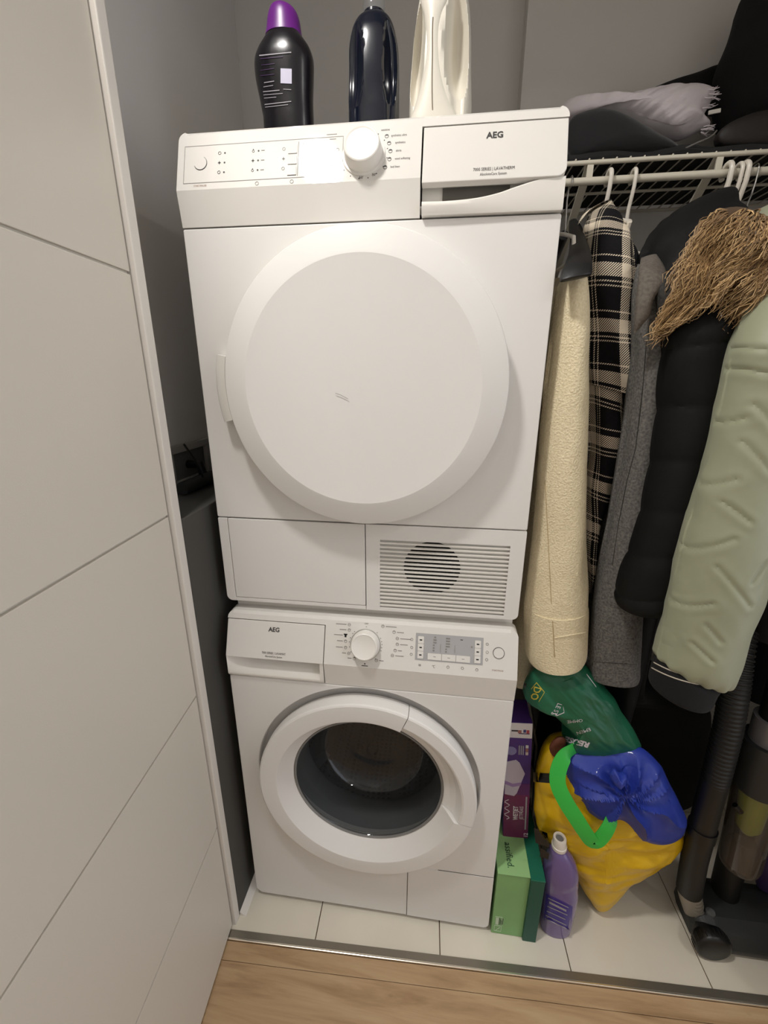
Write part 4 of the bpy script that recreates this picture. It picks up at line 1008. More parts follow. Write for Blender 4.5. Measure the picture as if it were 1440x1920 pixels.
rows = prow([(1126, 384, 1146, 380, 0.24, 0.02), (1108, 400, 1160, 412, 0.20, 0.03), (1096, 440, 1176, 452, 0.15, 0.038), (1094, 500, 1187, 510, YP, 0.04), (1096, 580, 1190, 590, YP, 0.042), (1099, 660, 1187, 668, YP, 0.042), (1101, 720, 1176, 742, YP, 0.042)], 0.04)
obj('upper_sleeve', loft(rows, 90, 64, plw), M_PLAID, ps)
rows = prow([(1101, 715, 1166, 728, YP+0.004, 0.036), (1102, 745, 1164, 765, YP, 0.038), (1102, 800, 1166, 812, YP, 0.040), (1101, 860, 1153, 870, YP, 0.038), (1100, 920, 1142, 935, YP, 0.036), (1100, 1000, 1126, 1010, YP, 0.032), (1099, 1060, 1113, 1066, YP, 0.028), (1098, 1105, 1105, 1108, YP, 0.02)], 0.04)
obj('lower_sleeve', loft(rows, 90, 56, plw), M_PLAID, ps)
rows = prow([(1083, 422, 1096, 404, 0.215, 0.012), (1092, 404, 1118, 388, 0.215, 0.016), (1108, 392, 1140, 378, 0.22, 0.016), (1124, 386, 1146, 374, 0.235, 0.010)], 0.012)
obj('collar', loft(rows, 24, 32), M_PLAID, ps)
rows = prow([(1150, 425, 1172, 445, 0.175, 0.02), (1162, 440, 1186, 470, 0.15, 0.022), (1166, 465, 1192, 492, 0.13, 0.020), (1160, 490, 1186, 512, 0.118, 0.014), (1160, 505, 1176, 520, 0.115, 0.008)], 0.015)
obj('folded_placket', loft(rows, 30, 32, plw), M_PLAID, ps)
obj('shirt_body', body(0.704, 0.766, 0.16, 0.50, 0.80, 1.530, 0.012, 6.1), M_PLAID, ps)

# grey jacket
M_GREYJ = fabric('grey_melange_jersey', (80, 78, 76), (118, 115, 111), 260, 0.35, bs=600)
M_GREYD = fabric('dark_grey_lining', (50, 49, 48), (66, 64, 62), 200, 0.25, bs=500)
YG = 0.06
hanger(hx(1187, 334), 0.47, 0.11, 'white plastic hanger with bare hook, between plaid shirt and grey jacket', M_HANG, group=WG, r=0.0036, drop=0.155)
gj = thing('grey_jacket', 'grey jersey jacket with lapel hanging between plaid shirt and black parka', 'jacket', (0.80, 0.29, 0.68))
rows = prow([(1204, 486, 1226, 482, 0.14, 0.02), (1194, 500, 1238, 500, 0.11, 0.03), (1190, 540, 1246, 545, 0.08, 0.036), (1189, 600, 1243, 605, YG, 0.038), (1184, 700, 1237, 705, YG, 0.040), (1164, 850, 1225, 852, YG, 0.042), (1136, 1000, 1208, 1002, YG, 0.043), (1116, 1120, 1202, 1120, YG, 0.044), (1103, 1210, 1199, 1212, YG, 0.044), (1099, 1258, 1198, 1262, YG, 0.043), (1101, 1264, 1195, 1266, YG, 0.040)], 0.04)
GS = obj('sleeve', loft(rows, 110, 56, wr(0.006, 14, 4, 9.0, 0.002)), M_GREYJ, gj)
rows = prow([(1206, 482, 1230, 480, 0.08, 0.016), (1199, 500, 1247, 508, 0.030, 0.014), (1197, 530, 1248, 530, 0.004, 0.012), (1192, 570, 1224, 560, -0.004, 0.010), (1190, 605, 1216, 590, -0.004, 0.008), (1189, 626, 1204, 608, 0.0, 0.004)], 0.02)
obj('lapel', loft(rows, 50, 40, wr(0.003, 20, 8, 4.0)), fabric('taupe_grey_facing', (92, 86, 80), (112, 105, 97), 220, 0.3, bs=500), gj)
rows = prow([(1228, 512, 1254, 520, 0.02, 0.014), (1230, 545, 1261, 556, -0.004, 0.016), (1233, 590, 1262, 598, -0.004, 0.014), (1238, 624, 1256, 624, 0.004, 0.008)], 0.015)
obj('collar', loft(rows, 30, 32), M_GREYD, gj)
sf = bvh_of(GS)
obj('sleeve_seam', MB().tube(on_surf([(1212, 640), (1206, 720), (1192, 840), (1176, 900), (1160, 980), (1148, 1060)], sf, 0.0), 0.0008, 6), M_GREYD, gj)
obj('hem_stitch', MB().tube(on_surf(linspace((1104, 1240), (1194, 1246), 10), sf, 0.0), 0.0007, 6), M_GREYD, gj)
obj('jacket_body', body(0.775, 0.835, 0.12, 0.50, 0.66, 1.500, 0.010, 8.8), M_GREYJ, gj)

# black parka with fur-trimmed hood
M_PUF = mat('black_nylon', (8, 8, 9), 0.7, spec=0.25, bump=(90, 0.25))
YPk = 0.005
pk = thing('black_parka', 'black quilted parka with a brown fur hood trim', 'coat', (0.87, 0.28, 0.70))
hanger(hx(1363, 322), 0.47, 0.06, 'thick white plastic hanger with its hook over the black parka, left of three', M_HANG, group=WG, r=0.0048, drop=0.11)
def puff(u, v, th, s, p):
    b_ = abs(math.sin(v*math.pi/0.085+0.4*math.sin(th)+0.6*noise.noise(Vector((u*9, v*3, 1)))))
    return 0.005*(b_**0.45)-0.004+0.004*noise.noise(Vector((u*16, v*11, 4)))
rows = prow([(1256, 560, 1366, 556, 0.03, 0.05), (1247, 620, 1372, 618, YPk, 0.056), (1240, 700, 1360, 700, YPk), (1230, 800, 1336, 800, YPk), (1214, 900, 1310, 902, YPk), (1192, 1000, 1286, 1004, YPk), (1166, 1075, 1266, 1082, YPk), (1153, 1118, 1253, 1126, YPk), (1160, 1136, 1244, 1140, YPk, 0.04)], 0.055)
obj('sleeve', loft(rows, 130, 60, puff), M_PUF, pk)
rows = prow([(1330, 364, 1368, 358, 0.20, 0.02), (1290, 384, 1376, 380, 0.18, 0.04), (1248, 410, 1388, 410, 0.14, 0.06), (1222, 450, 1396, 450, 0.11, 0.07), (1208, 500, 1400, 500, 0.09, 0.075), (1206, 560, 1398, 560, 0.08, 0.07), (1230, 620, 1390, 620, 0.08, 0.06)], 0.06)
obj('hood', loft(rows, 60, 56, wr(0.012, 8, 9, 3.0, 0.004)), M_PUF, pk)
obj('coat_body', body(0.842, 0.905, 0.08, 0.52, 0.50, 1.500, 0.012, 12.2), M_PUF, pk)
zp = at(1352, 586, -0.045)
obj('zip_pull', MB().tube([zp, zp+Vector((0.001, 0, -0.012)), zp+Vector((0, 0, -0.026))], [0.0012, 0.0022, 0.0016], 8), M_CHROME, pk)
# fur: solid core + thousands of tapered locks
core = pillow([(1262, 600), (1262, 560), (1278, 505), (1306, 462), (1328, 415), (1342, 396), (1376, 392), (1412, 404), (1450, 425), (1490, 440), (1510, 520), (1500, 580), (1448, 574), (1425, 600), (1404, 632), (1384, 610), (1372, 560), (1350, 548), (1310, 566), (1284, 600), (1268, 612)], -0.01, 0.045, 0.05, c=(1370, 490), fold=0.010, ff=11, seed=11)
M_FURC = mat('fur_underwool', (74, 56, 38), 0.95)
fc = obj('fur_trim', core, M_FURC, pk)
sf = bvh_of(fc)
def fur_mat():
    m = bpy.data.materials.new('brown_fur_locks'); m.use_nodes = True; nt = m.node_tree; b = nt.nodes['Principled BSDF']
    a = nt.nodes.new('ShaderNodeAttribute'); a.attribute_name = 'tone'; r = nt.nodes.new('ShaderNodeValToRGB'); e = r.color_ramp.elements
    e[0].color = rgb(70, 52, 34); e[1].color = rgb(206, 172, 122); k = e.new(0.45); k.color = rgb(132, 102, 66)
    nt.links.new(a.outputs['Fac'], r.inputs[0]); nt.links.new(r.outputs[0], b.inputs['Base Color']); b.inputs['Roughness'].default_value = 0.6; return m
fm = MB(); tones = []; rnd = random.Random(21)
for k in range(4200):
    u, v = rnd.uniform(1255, 1470), rnd.uniform(392, 632)
    d = ray(u, v).normalized(); h = sf.ray_cast(CAM, d)
    if h[0] is None: continue
    p, nrm = h[0], h[1]
    if nrm.dot(d) > 0: nrm = -nrm
    # locks sweep down and outwards from the ridge
    fx = (u-1400)/150
    sw = Vector((-0.55+0.75*max(0, fx*1.2)+0.9*noise.noise(p*22), -0.15, -0.70+0.8*noise.noise(p*22+Vector((3, 3, 3)))))
    sw = (sw - nrm*sw.dot(nrm)*0.7).normalized()
    L_ = rnd.uniform(0.024, 0.050); cl = Vector((rnd.uniform(-1, 1), rnd.uniform(-0.6, 0.2), rnd.uniform(-1, 1)))*0.0075
    w_ = rnd.uniform(0.0010, 0.0022); side = sw.cross(nrm).normalized()
    k0 = len(fm.v); tn = min(1, max(0, rnd.gauss(0.56, 0.24)))
    for i, f in enumerate((0, 0.2, 0.4, 0.6, 0.8, 1.0)):
        c_ = p+sw*(L_*f)+nrm*(0.010*math.sin(f*2.2)-0.002)+cl*math.sin(f*math.pi*1.9)*(0.4+0.6*f)
        ww = w_*(1-f*0.85)
        for (s_, n_) in ((-1, 0), (1, 0), (0, 1.2)): fm.v.append(c_+side*ww*s_+nrm*ww*n_)
        tones += [min(1, tn*(0.65+0.6*f))]*3
    for i in range(5):
        for j in range(3): fm.f.append((k0+i*3+j, k0+i*3+(j+1) % 3, k0+i*3+3+(j+1) % 3, k0+i*3+3+j))
    fm.f.append((k0+15, k0+16, k0+17))
fm.smooth = True
fo = obj('fur_locks', fm, fur_mat(), fc, angle=80); fo['kind'] = 'stuff'
at_ = fo.data.attributes.new('tone', 'FLOAT', 'POINT'); at_.data.foreach_set('value', tones)

# sage green quilted bomber jacket
M_SAGE = mat('sage_green_nylon', (150, 153, 128), 0.5, bump=(40, 0.10), sheen=0.1)
YS = -0.07
sg = thing('sage_jacket', 'sage green quilted bomber jacket with black striped rib cuff', 'jacket', (0.97, 0.28, 0.62))
hanger(hx(1384, 320), 0.47, 0.02, 'white plastic hanger with its hook over the fur hood, middle of three', M_HANG, group=WG, r=0.0036, drop=0.13)
hanger(hx(1391, 318)+0.004, 0.47, 0.02, 'thick white plastic hanger with its hook above the fur hood, right of three', M_HANG, group=WG, r=0.0046, drop=0.13)
hanger(hx(1402, 322)+0.012, 0.47, 0.02, 'thin grey metal wire hanger at the right end of the rod', M_CHROME, group=None, r=0.0016, drop=0.15, name='wire_hanger')
dash = [((1375, 700), (1345, 722)), ((1438, 700), (1412, 690)), ((1410, 785), (1345, 822)), ((1400, 830), (1432, 880)), ((1385, 900), (1325, 940)), ((1310, 870), (1332, 890)), ((1365, 945), (1398, 975)), ((1300, 985), (1316, 1010)), ((1372, 1008), (1296, 1058)), ((1345, 1062), (1395, 1130)), ((1265, 1078), (1290, 1118)), ((1335, 1130), (1268, 1162)), ((1322, 1172), (1345, 1198)), ((1246, 1190), (1262, 1220)), ((1425, 1050), (1400, 1085)), ((1400, 640), (1440, 655)), ((1420, 760), (1445, 800)), ((1300, 1210), (1330, 1235))]
rows = prow([(1420, 500, 1540, 500, 0.02, 0.05), (1404, 560, 1530, 565, -0.03, 0.06), (1382, 640, 1512, 650, YS), (1362, 720, 1495, 735, YS), (1336, 830, 1474, 845, YS), (1308, 930, 1452, 950, YS), (1284, 1010, 1436, 1030, YS), (1264, 1095, 1416, 1108, YS), (1246, 1175, 1388, 1190, YS), (1233, 1218, 1374, 1246, YS), (1231, 1232, 1366, 1272, YS, 0.055), (1240, 1240, 1352, 1278, YS, 0.045)], 0.062)
def quilt_project(p):
    d = p-CAM; f = d.dot(FW); return (720+FPX*d.dot(RT)/f, 960-FPX*d.dot(UP)/f)
dash3 = [tuple(Vector(at(a[0], a[1], YS-0.05)) for a in s_) for s_ in dash]
def quilt(u, v, th, s, p):
    d_ = 0.006*noise.noise(Vector((u*8, v*5, 3.0)))+0.002*noise.noise(Vector((u*25, v*18, 1.0)))
    if p.y < YS+0.01:
        for a, b in dash3:
            ab = Vector((b.x-a.x, 0, b.z-a.z)); ap = Vector((p.x-a.x, 0, p.z-a.z)); t_ = max(0, min(1, ap.dot(ab)/ab.length_squared))
            e = (ap-ab*t_).length; d_ -= 0.0019*math.exp(-(e/0.0026)**2); d_ += 0.0009*math.exp(-((e-0.008)/0.005)**2)
    if s > 0.82: d_ += 0.004*math.sin(th*13+2*noise.noise(Vector((u*20, v*8, 0))))*(s-0.82)/0.18
    return d_
obj('sleeve', loft(rows, 230, 190, quilt), M_SAGE, sg)
M_RIB = mat('black_rib_knit', (9, 9, 11), 0.95, bump=(400, 0.4))
rows = prow([(1240, 1236, 1350, 1276, YS, 0.046), (1231, 1242, 1345, 1278, YS, 0.050), (1226, 1256, 1338, 1288, YS, 0.050), (1221, 1276, 1330, 1304, YS, 0.050), (1221, 1284, 1324, 1312, YS, 0.047), (1226, 1288, 1318, 1314, YS, 0.04)], 0.05)
CU = obj('rib_cuff', loft(rows, 36, 140, lambda u, v, th, s, p: 0.0010*math.sin(th*70)), M_RIB, sg)
sf = bvh_of(CU)
for (pa, pm, pb) in (((1226, 1242), (1272, 1268), (1331, 1276)), ((1222, 1252), (1268, 1278), (1327, 1286))):
    pp = [((1-t)**2*pa[0]+2*t*(1-t)*pm[0]+t*t*pb[0], (1-t)**2*pa[1]+2*t*(1-t)*pm[1]+t*t*pb[1]) for t in [i/24 for i in range(25)]]
    obj('cuff_stripe', MB().tube(on_surf(pp, sf, 0.0004), 0.0011, 6), mat('stripe_white', (190, 180, 165), 0.9), CU)
rows = prow([(1440, 384, 1500, 384, 0.10, 0.03), (1412, 400, 1520, 400, 0.08, 0.04), (1404, 430, 1530, 430, 0.06, 0.05), (1412, 480, 1540, 480, 0.04, 0.055), (1420, 520, 1540, 520, 0.03, 0.055)], 0.05)
obj('shoulder', loft(rows, 40, 56, wr(0.008, 9, 9, 6.0)), M_SAGE, sg)
obj('jacket_body', body(0.955, 1.045, 0.08, 0.52, 0.84, 1.500, 0.012, 15.1), M_SAGE, sg)

# dark coats filling the rest of the rod
for i, (x0, x1, y0, z0, lb, nm) in enumerate(((1.070, 1.150, 0.14, 0.58, 'long black wool coat hanging behind the sage green jacket', 'wool_coat'), (1.165, 1.245, 0.16, 0.58, 'black padded coat hanging at the right above the vacuum cleaner', 'padded_coat'))):
    t = thing(nm, lb, 'coat', ((x0+x1)/2, 0.3, z0))
    obj('coat_body', body(x0, x1, y0, 0.52, z0, 1.52, 0.012, 20.0+i*3), M_BKC2, t)
    obj('sleeve', loft([(x0+0.005, 1.40, x1-0.005, 1.40, y0+0.02, 0.04), (x0, 1.2, x1, 1.2, y0-0.03, 0.045), (x0, 0.95, x1, 0.95, y0-0.04, 0.045), (x0+0.008, 0.80, x1-0.008, 0.80, y0-0.04, 0.04)], 40, 36, wr(0.006, 12, 6, 2.0+i)), M_BKC2, t)
t = thing('long_black_coat', 'long black coat reaching down behind the shopping bags', 'coat', (0.945, 0.32, 0.16))
rows = [(0.925, 1.50, 0.950, 1.50, 0.34, 0.10), (0.915, 1.40, 0.95, 1.40, 0.34, 0.17), (0.91, 1.1, 0.95, 1.1, 0.34, 0.18), (0.905, 0.62, 0.952, 0.62, 0.34, 0.19), (0.89, 0.50, 1.05, 0.49, 0.37, 0.14), (0.80, 0.40, 1.24, 0.40, 0.40, 0.12), (0.78, 0.06, 1.26, 0.06, 0.40, 0.11)]
obj('coat_body', loft(rows, 60, 64, wr(0.010, 7, 3, 5.0), power=0.75), M_BKC2, t)

# ------------------------------------------------------------------ boxes and bottle beside the washing machine
M_LG = mat('light_green_card', (128, 172, 112), 0.6, var=(9, 0.06)); M_DG = mat('dark_green_card', (14, 78, 62), 0.5)
M_LG2 = mat('pale_green_card', (150, 192, 128), 0.55)
gb = thing('green_box', 'light and dark green carton standing on the tiles beside the washing machine', 'box', (0.655, 0.06, 0))
obj('carton', MB().box(0.606, 0.680, -0.036, 0.150, 0.001, 0.2085), M_LG, gb, bevel=0.0015)
obj('top_flap', MB().add([(0.606, -0.0365, 0.2088), (0.679, -0.0365, 0.2088), (0.679, 0.150, 0.2088), (0.606, 0.150, 0.2088), (0.606, -0.038, 0.2105), (0.679, -0.038, 0.2112), (0.679, 0.150, 0.2100), (0.606, 0.150, 0.2100)],
    [(0, 3, 2, 1), (4, 5, 6, 7), (0, 1, 5, 4), (1, 2, 6, 5), (2, 3, 7, 6), (3, 0, 4, 7)]), M_LG2, gb)
obj('dark_side', MB().box(0.6795, 0.7110, -0.0425, 0.150, 0.0, 0.2085), M_DG, gb, bevel=0.0020)
obj('dark_flap', MB().box(0.6790, 0.7115, -0.0428, 0.150, 0.2090, 0.2118), mat('green_card_mid', (20, 100, 76), 0.5), gb, bevel=0.0008)
text('assified.', Vector((0.637, 0.0065, 0.2116)), 0.0225, mat('print_dark_green', (30, 62, 44), 0.6), gb, rotm=Matrix.Rotation(-math.pi/2, 4, 'Z'), align='CENTER', sx=0.85)
M_LAB = mat('print_pale_green', (186, 204, 176), 0.6)
for (x0, x1, z0, z1) in ((0.612, 0.629, 0.010, 0.0112), (0.612, 0.629, 0.0290, 0.0302), (0.612, 0.613, 0.010, 0.03), (0.628, 0.629, 0.010, 0.062), (0.6135, 0.621, 0.034, 0.058), (0.612, 0.629, 0.061, 0.0622)):
    obj('print_label', MB().box(x0, x1, -0.0365, -0.036, z0, z1), M_LAB, gb)
for k in range(4): obj('print_line', MB().box(0.6222+k*0.0028-0.0006, 0.6222+k*0.0028+0.0005, -0.0367, -0.036, 0.034+0.003*(k % 2), 0.058-0.004*(k % 3)), M_INK, gb)
obj('print_arrow', MB().add([(0.6150, -0.0367, 0.013), (0.6170, -0.0367, 0.013), (0.6265, -0.0367, 0.0245), (0.6240, -0.0367, 0.0262)], [(0, 1, 2, 3)]), M_LAB, gb)

PBX = Vector((0.6885, 0.052, 0.2125)); PR = Matrix.Translation(PBX) @ Matrix.Rotation(math.radians(-3.9), 4, 'Y')
PW, PH, PD = 0.060, 0.352, 0.075
def pbx(x0, x1, y0, y1, z0, z1): return MB().box(x0, x1, y0, y1, z0, z1).xf(PR)
pb = thing('purple_box', 'tall purple and magenta mop pad box standing on the green carton', 'box', PBX)
obj('carton', pbx(-PW, 0, 0.0, PD, 0, PH), mat('purple_card', (66, 36, 110), 0.4), pb, bevel=0.0012)
obj('print_magenta', pbx(-PW+0.0005, -0.0005, -0.0005, 0, 0.0008, 0.140), mat('magenta_card', (104, 26, 76), 0.4), pb)
obj('print_plum', pbx(-PW+0.0005, -0.0005, -0.0005, 0, 0.140, 0.175), mat('plum_card', (84, 30, 92), 0.4), pb)
obj('print_white_band', pbx(-PW+0.0005, -0.0005, -0.0006, 0, PH-0.042, PH-0.0005), mat('white_card', (206, 198, 196), 0.5), pb)
for (x0, x1, z0, z1, c) in ((-0.046, -0.032, 0.328, 0.332, (40, 34, 44)), (-0.032, -0.024, 0.324, 0.332, (150, 96, 88)), (-0.020, -0.014, 0.326, 0.334, (60, 60, 110)), (-0.013, -0.007, 0.324, 0.333, (166, 60, 70)), (-0.030, -0.006, 0.3215, 0.324, (70, 62, 92))):
    obj('print_block', pbx(x0, x1, -0.0010, 0, z0, z1), mat('print_%d_%d_%d' % c, c, 0.5), pb)
hexa = [(-0.058, 0.140), (-0.036, 0.136), (-0.030, 0.145), (-0.016, 0.196), (-0.013, 0.206), (-0.026, 0.238), (-0.034, 0.246), (-0.058, 0.238)]
obj('print_pad', MB().prism(hexa, -0.0010, 0).xf(PR), mat('pad_print', (188, 178, 190), 0.6), pb)
obj('print_pad_stripe', MB().prism([(-0.058, 0.172), (-0.040, 0.164), (-0.022, 0.170), (-0.020, 0.180), (-0.040, 0.174), (-0.058, 0.182)], -0.0013, 0).xf(PR), mat('pad_stripe', (150, 122, 168), 0.6), pb)
obj('print_picture', MB().prism([(-0.046+0.0125*math.cos(2*math.pi*i/24), 0.272+0.012*math.sin(2*math.pi*i/24)) for i in range(24)], -0.0011, 0).xf(PR), mat('picture_print', (126, 120, 160), 0.5), pb)
for k in range(3): obj('print_square', pbx(-0.0135, -0.0075, -0.0011, 0, 0.262+k*0.010, 0.270+k*0.010), mat('sq_%d' % k, ((196, 178, 168), (152, 104, 92), (206, 200, 196))[k], 0.5), pb)
for k in range(3): obj('print_line', pbx(-0.0290+k*0.0045, -0.0265+k*0.0045, -0.0011, 0, 0.262, 0.288), M_PW, pb)
M_WT = mat('print_white', (214, 206, 212), 0.5)
PT = PR @ Matrix.Translation((-0.031, -0.0012, 0.082)) @ Matrix.Rotation(math.pi/2, 4, 'X') @ Matrix.Rotation(math.pi/2, 4, 'Z')
text('WETJET', Vector((0, 0, 0)), 0.0150, M_WT, pb, rotm=PT, bold=0.0005, sx=0.85)
text('JETFRAIS', Vector((0, 0, 0)), 0.0130, M_WT, pb, rotm=PR @ Matrix.Translation((-0.0175, -0.0012, 0.084)) @ Matrix.Rotation(math.pi/2, 4, 'X') @ Matrix.Rotation(math.pi/2, 4, 'Z'), sx=0.85)
text('12', Vector((0, 0, 0)), 0.014, M_WT, pb, rotm=PR @ Matrix.Translation((-0.0050, -0.0012, 0.012)) @ Matrix.Rotation(math.pi/2, 4, 'X') @ Matrix.Rotation(math.pi/2, 4, 'Z'), bold=0.0004)
obj('print_line', pbx(-0.0090, -0.0055, -0.0011, 0, 0.030, 0.135), M_PW, pb)
obj('print_script', MB().tube([PR @ Vector((-0.052+0.006*math.sin(i*1.3), -0.0008, 0.060+i*0.0042)) for i in range(16)], 0.0009, 6), M_WT, pb)

tag(obj('grey_pouch', pillow([(952, 1372), (954, 1330), (972, 1316), (996, 1322), (1002, 1350), (1004, 1372), (990, 1392)], 0.155, 0.012, 0.04, fold=0.004, ff=14, seed=31), mat('dark_grey_plastic_bag', (62, 60, 58), 0.5)), 'dark grey plastic pouch showing behind the purple box', 'bag')
tag(obj('thin_rod', MB().tube([at(985, 1283, 0.05), at(996, 1345, 0.072), at(1006, 1400, 0.09), Vector((0.735, 0.16, 0.006))], 0.0032, 8), mat('dark_rod', (58, 56, 56), 0.35)), 'thin dark metal rod leaning beside the purple box', 'rod')

M_PB = mat('purple_translucent_plastic', (104, 86, 138), 0.25, coat=0.4)
bt = thing('cleaner_bottle', 'purple floor cleaner bottle with a white cap on the tiles', 'bottle', (0.765, -0.004, 0))
br_ = [(0.0, 0.7655, 0.0, 0.0340, 0.0255), (0.003, 0.7655, 0.0, 0.0365, 0.0275), (0.03, 0.7650, 0.0, 0.0385, 0.029), (0.075, 0.7640, 0.0, 0.0400, 0.030), (0.12, 0.7625, 0.0, 0.0415, 0.030), (0.150, 0.7600, 0.0, 0.0400, 0.0285), (0.185, 0.7570, 0.0, 0.0405, 0.029), (0.215, 0.7530, 0.0, 0.0370, 0.027), (0.238, 0.7490, 0.0, 0.0300, 0.024), (0.255, 0.7455, 0.0, 0.0215, 0.020), (0.266, 0.7440, 0.0, 0.0150, 0.0150), (0.276, 0.7430, 0.0, 0.0135, 0.0135)]
BT = obj('bottle_body', ellsec(cat_interp(br_, 60), 56, 0.9, lambda th, z: (1-0.035*math.exp(-((z-0.158-0.02*math.cos(th))/0.006)**2), 0)), M_PB, bt)
cp = [(0.268, 0.7435, 0.0, 0.0165, 0.0165), (0.276, 0.7432, 0.0, 0.0168, 0.0168), (0.277, 0.7430, 0.0, 0.0150, 0.0150), (0.296, 0.7420, 0.0, 0.0146, 0.0146), (0.2985, 0.7418, 0.0, 0.0135, 0.0135), (0.2985, 0.7418, 0.0, 0.0095, 0.0095), (0.2950, 0.7418, 0.0, 0.0085, 0.0085)]
cpo = obj('cap', ellsec(cp, 36), mat('white_cap', (216, 208, 198), 0.35), bt)
obj('cap_inset', ellsec([(0.2945, 0.7418, 0.0, 0.0085, 0.0085), (0.2962, 0.7418, 0.0, 0.0080, 0.0080)], 24), M_GREYP, cpo)
sf = bvh_of(BT)
def patch(quad, nu, nv, sf, off=0.0008):
    """a printed label laid over a surface: quad of 4 (u,v) corners TL,TR,BR,BL"""
    mb = MB(); A, B, C_, D = quad
    for j in range(nv+1):
        for i in range(nu+1):
            f, g = i/nu, j/nv
            u = (A[0]*(1-f)+B[0]*f)*(1-g)+(D[0]*(1-f)+C_[0]*f)*g; v = (A[1]*(1-f)+B[1]*f)*(1-g)+(D[1]*(1-f)+C_[1]*f)*g
            mb.v.append(at(u, v, -0.03))
    for j in range(nv):
        for i in range(nu): k = j*(nu+1)+i; mb.f.append((k, k+nu+1, k+nu+2, k+1))
    drape(mb, sf, off); mb.uv = [(0, 0)]*len(mb.v); mb.smooth = True
    return mb
lbp = obj('label_sticker', patch([(1024, 1675), (1074, 1700), (1070, 1745), (1020, 1722)], 10, 8, sf), mat('violet_label', (52, 32, 128), 0.35), bt)
for k, (a_, b_) in enumerate((((1028, 1684), (1066, 1702)), ((1030, 1692), (1062, 1708)), ((1026, 1699), (1064, 1716)), ((1025, 1708), (1060, 1724)), ((1023, 1716), (1062, 1735)), ((1022, 1722), (1068, 1744)))):
    pbar(a_[0], a_[1], b_[0], b_[1], 1.8 if k != 1 else 4, -0.03, M_PW, lbp, 'print_line', bvh_of(lbp))

# ------------------------------------------------------------------ shopping bags
def bagmat(name, c, rough=0.45, bump=0.25, sc=40): return mat(name, c, rough, bump=(sc, bump, 3), coat=0.15)
M_YEL = bagmat('yellow_woven_plastic', (214, 172, 14), 0.38); M_BLU = bagmat('royal_blue_nylon', (30, 52, 150), 0.55, 0.2, 70)
M_GRN = bagmat('bottle_green_plastic', (14, 92, 62), 0.5); M_LIM = bagmat('bright_green_strap', (44, 176, 62), 0.5)
yb = thing('yellow_bag', 'yellow shopping bag with black print slumped on the tiles', 'bag', (0.87, 0.10, 0))
YBo = obj('bag_body', pillow([(1115, 1700), (1096, 1672), (1076, 1630), (1050, 1590), (1012, 1562), (1002, 1505), (1006, 1448), (1022, 1404), (1052, 1388), (1120, 1396), (1215, 1470), (1270, 1545), (1281, 1566), (1274, 1592), (1240, 1622), (1188, 1648), (1168, 1672), (1148, 1692), (1128, 1702)], 0.055, 0.045, 0.13, c=(1125, 1545), fold=0.024, ff=10, stretch=(0.6, 0.3, 1.9), rot=0.25, seed=41, crumple=0.7, nth=150, nr=46), M_YEL, yb)
sf = bvh_of(YBo)
for qd in ([(1001, 1552), (1026, 1562), (1030, 1590), (1004, 1580)], [(1000, 1448), (1052, 1452), (1052, 1470), (1000, 1466)], [(1014, 1590), (1030, 1600), (1028, 1612), (1012, 1606)]):
    obj('black_print', patch(qd, 8, 6, sf, 0.0015), M_BLK, yb)
obj('bag_lining', pillow([(1026, 1402), (1046, 1380), (1064, 1384), (1056, 1410), (1040, 1424)], 0.035, 0.006, 0.012, fold=0.003, ff=20, seed=44), mat('rust_brown_print', (92, 46, 26), 0.6), yb)
bl = thing('blue_bag', 'royal blue nylon bag crumpled on top of the yellow bag', 'bag', (0.90, 0.07, 0.2))
BLo = obj('bag_body', pillow([(1056, 1410), (1092, 1398), (1150, 1402), (1196, 1398), (1222, 1420), (1250, 1452), (1272, 1500), (1287, 1542), (1280, 1568), (1238, 1580), (1200, 1566), (1158, 1524), (1094, 1514), (1066, 1480), (1052, 1446)], 0.035, 0.050, 0.05, c=(1165, 1475), fold=0.026, ff=7, stretch=(1.2, 0.3, 0.9), seed=52, crumple=0.35, radial=(1158, 1456, 9, 0.8), nth=150, nr=46), M_BLU, bl)
kn = at(1158, 1458, -0.035)
obj('knot', pillow([(1140, 1452), (1152, 1438), (1160, 1452), (1176, 1450), (1172, 1466), (1160, 1476), (1150, 1466)], -0.018, 0.016, 0.01, fold=0.005, ff=40, seed=53), M_BLU, bl)
gr = thing('green_bag', 'dark green reusable bag with white lettering, topmost of the bag pile', 'bag', (0.78, 0.13, 0.4))
GRo = obj('bag_body', pillow([(978, 1312), (984, 1280), (1004, 1254), (1050, 1236), (1094, 1244), (1118, 1272), (1146, 1302), (1170, 1344), (1194, 1380), (1202, 1402), (1160, 1408), (1118, 1420), (1082, 1414), (1056, 1400), (1058, 1384), (1074, 1372), (1046, 1346), (1030, 1322), (1004, 1314)], 0.055, 0.040, 0.08, c=(1090, 1320), fold=0.026, ff=8, stretch=(0.6, 0.3, 2.4), rot=-0.85, seed=61, crumple=0.4, nth=150, nr=46), M_GRN, gr)
sf = bvh_of(GRo)
M_YLW = mat('print_yellow', (196, 176, 60), 0.5)
def ftext(s_, u, v, size, spin, m, parent, y=0.02, **k): return text(s_, at(u, v, y), size, m, parent, spin=spin, surf=sf, **k)
ftext('DO', 1004, 1300, 0.022, math.radians(-100), M_YLW, gr, bold=0.0004)
for a_, b_ in (((1006, 1280), (1021, 1298)), ((1021, 1298), (1010, 1316)), ((1006, 1280), (996, 1292))): pbar(a_[0], a_[1], b_[0], b_[1], 1.8, 0.02, M_YLW, gr, 'print_line', sf)
ftext('LE ST', 1044, 1330, 0.014, math.radians(-105), M_WT, gr); ftext('S', 1038, 1338, 0.016, math.radians(-105), M_WT, gr)
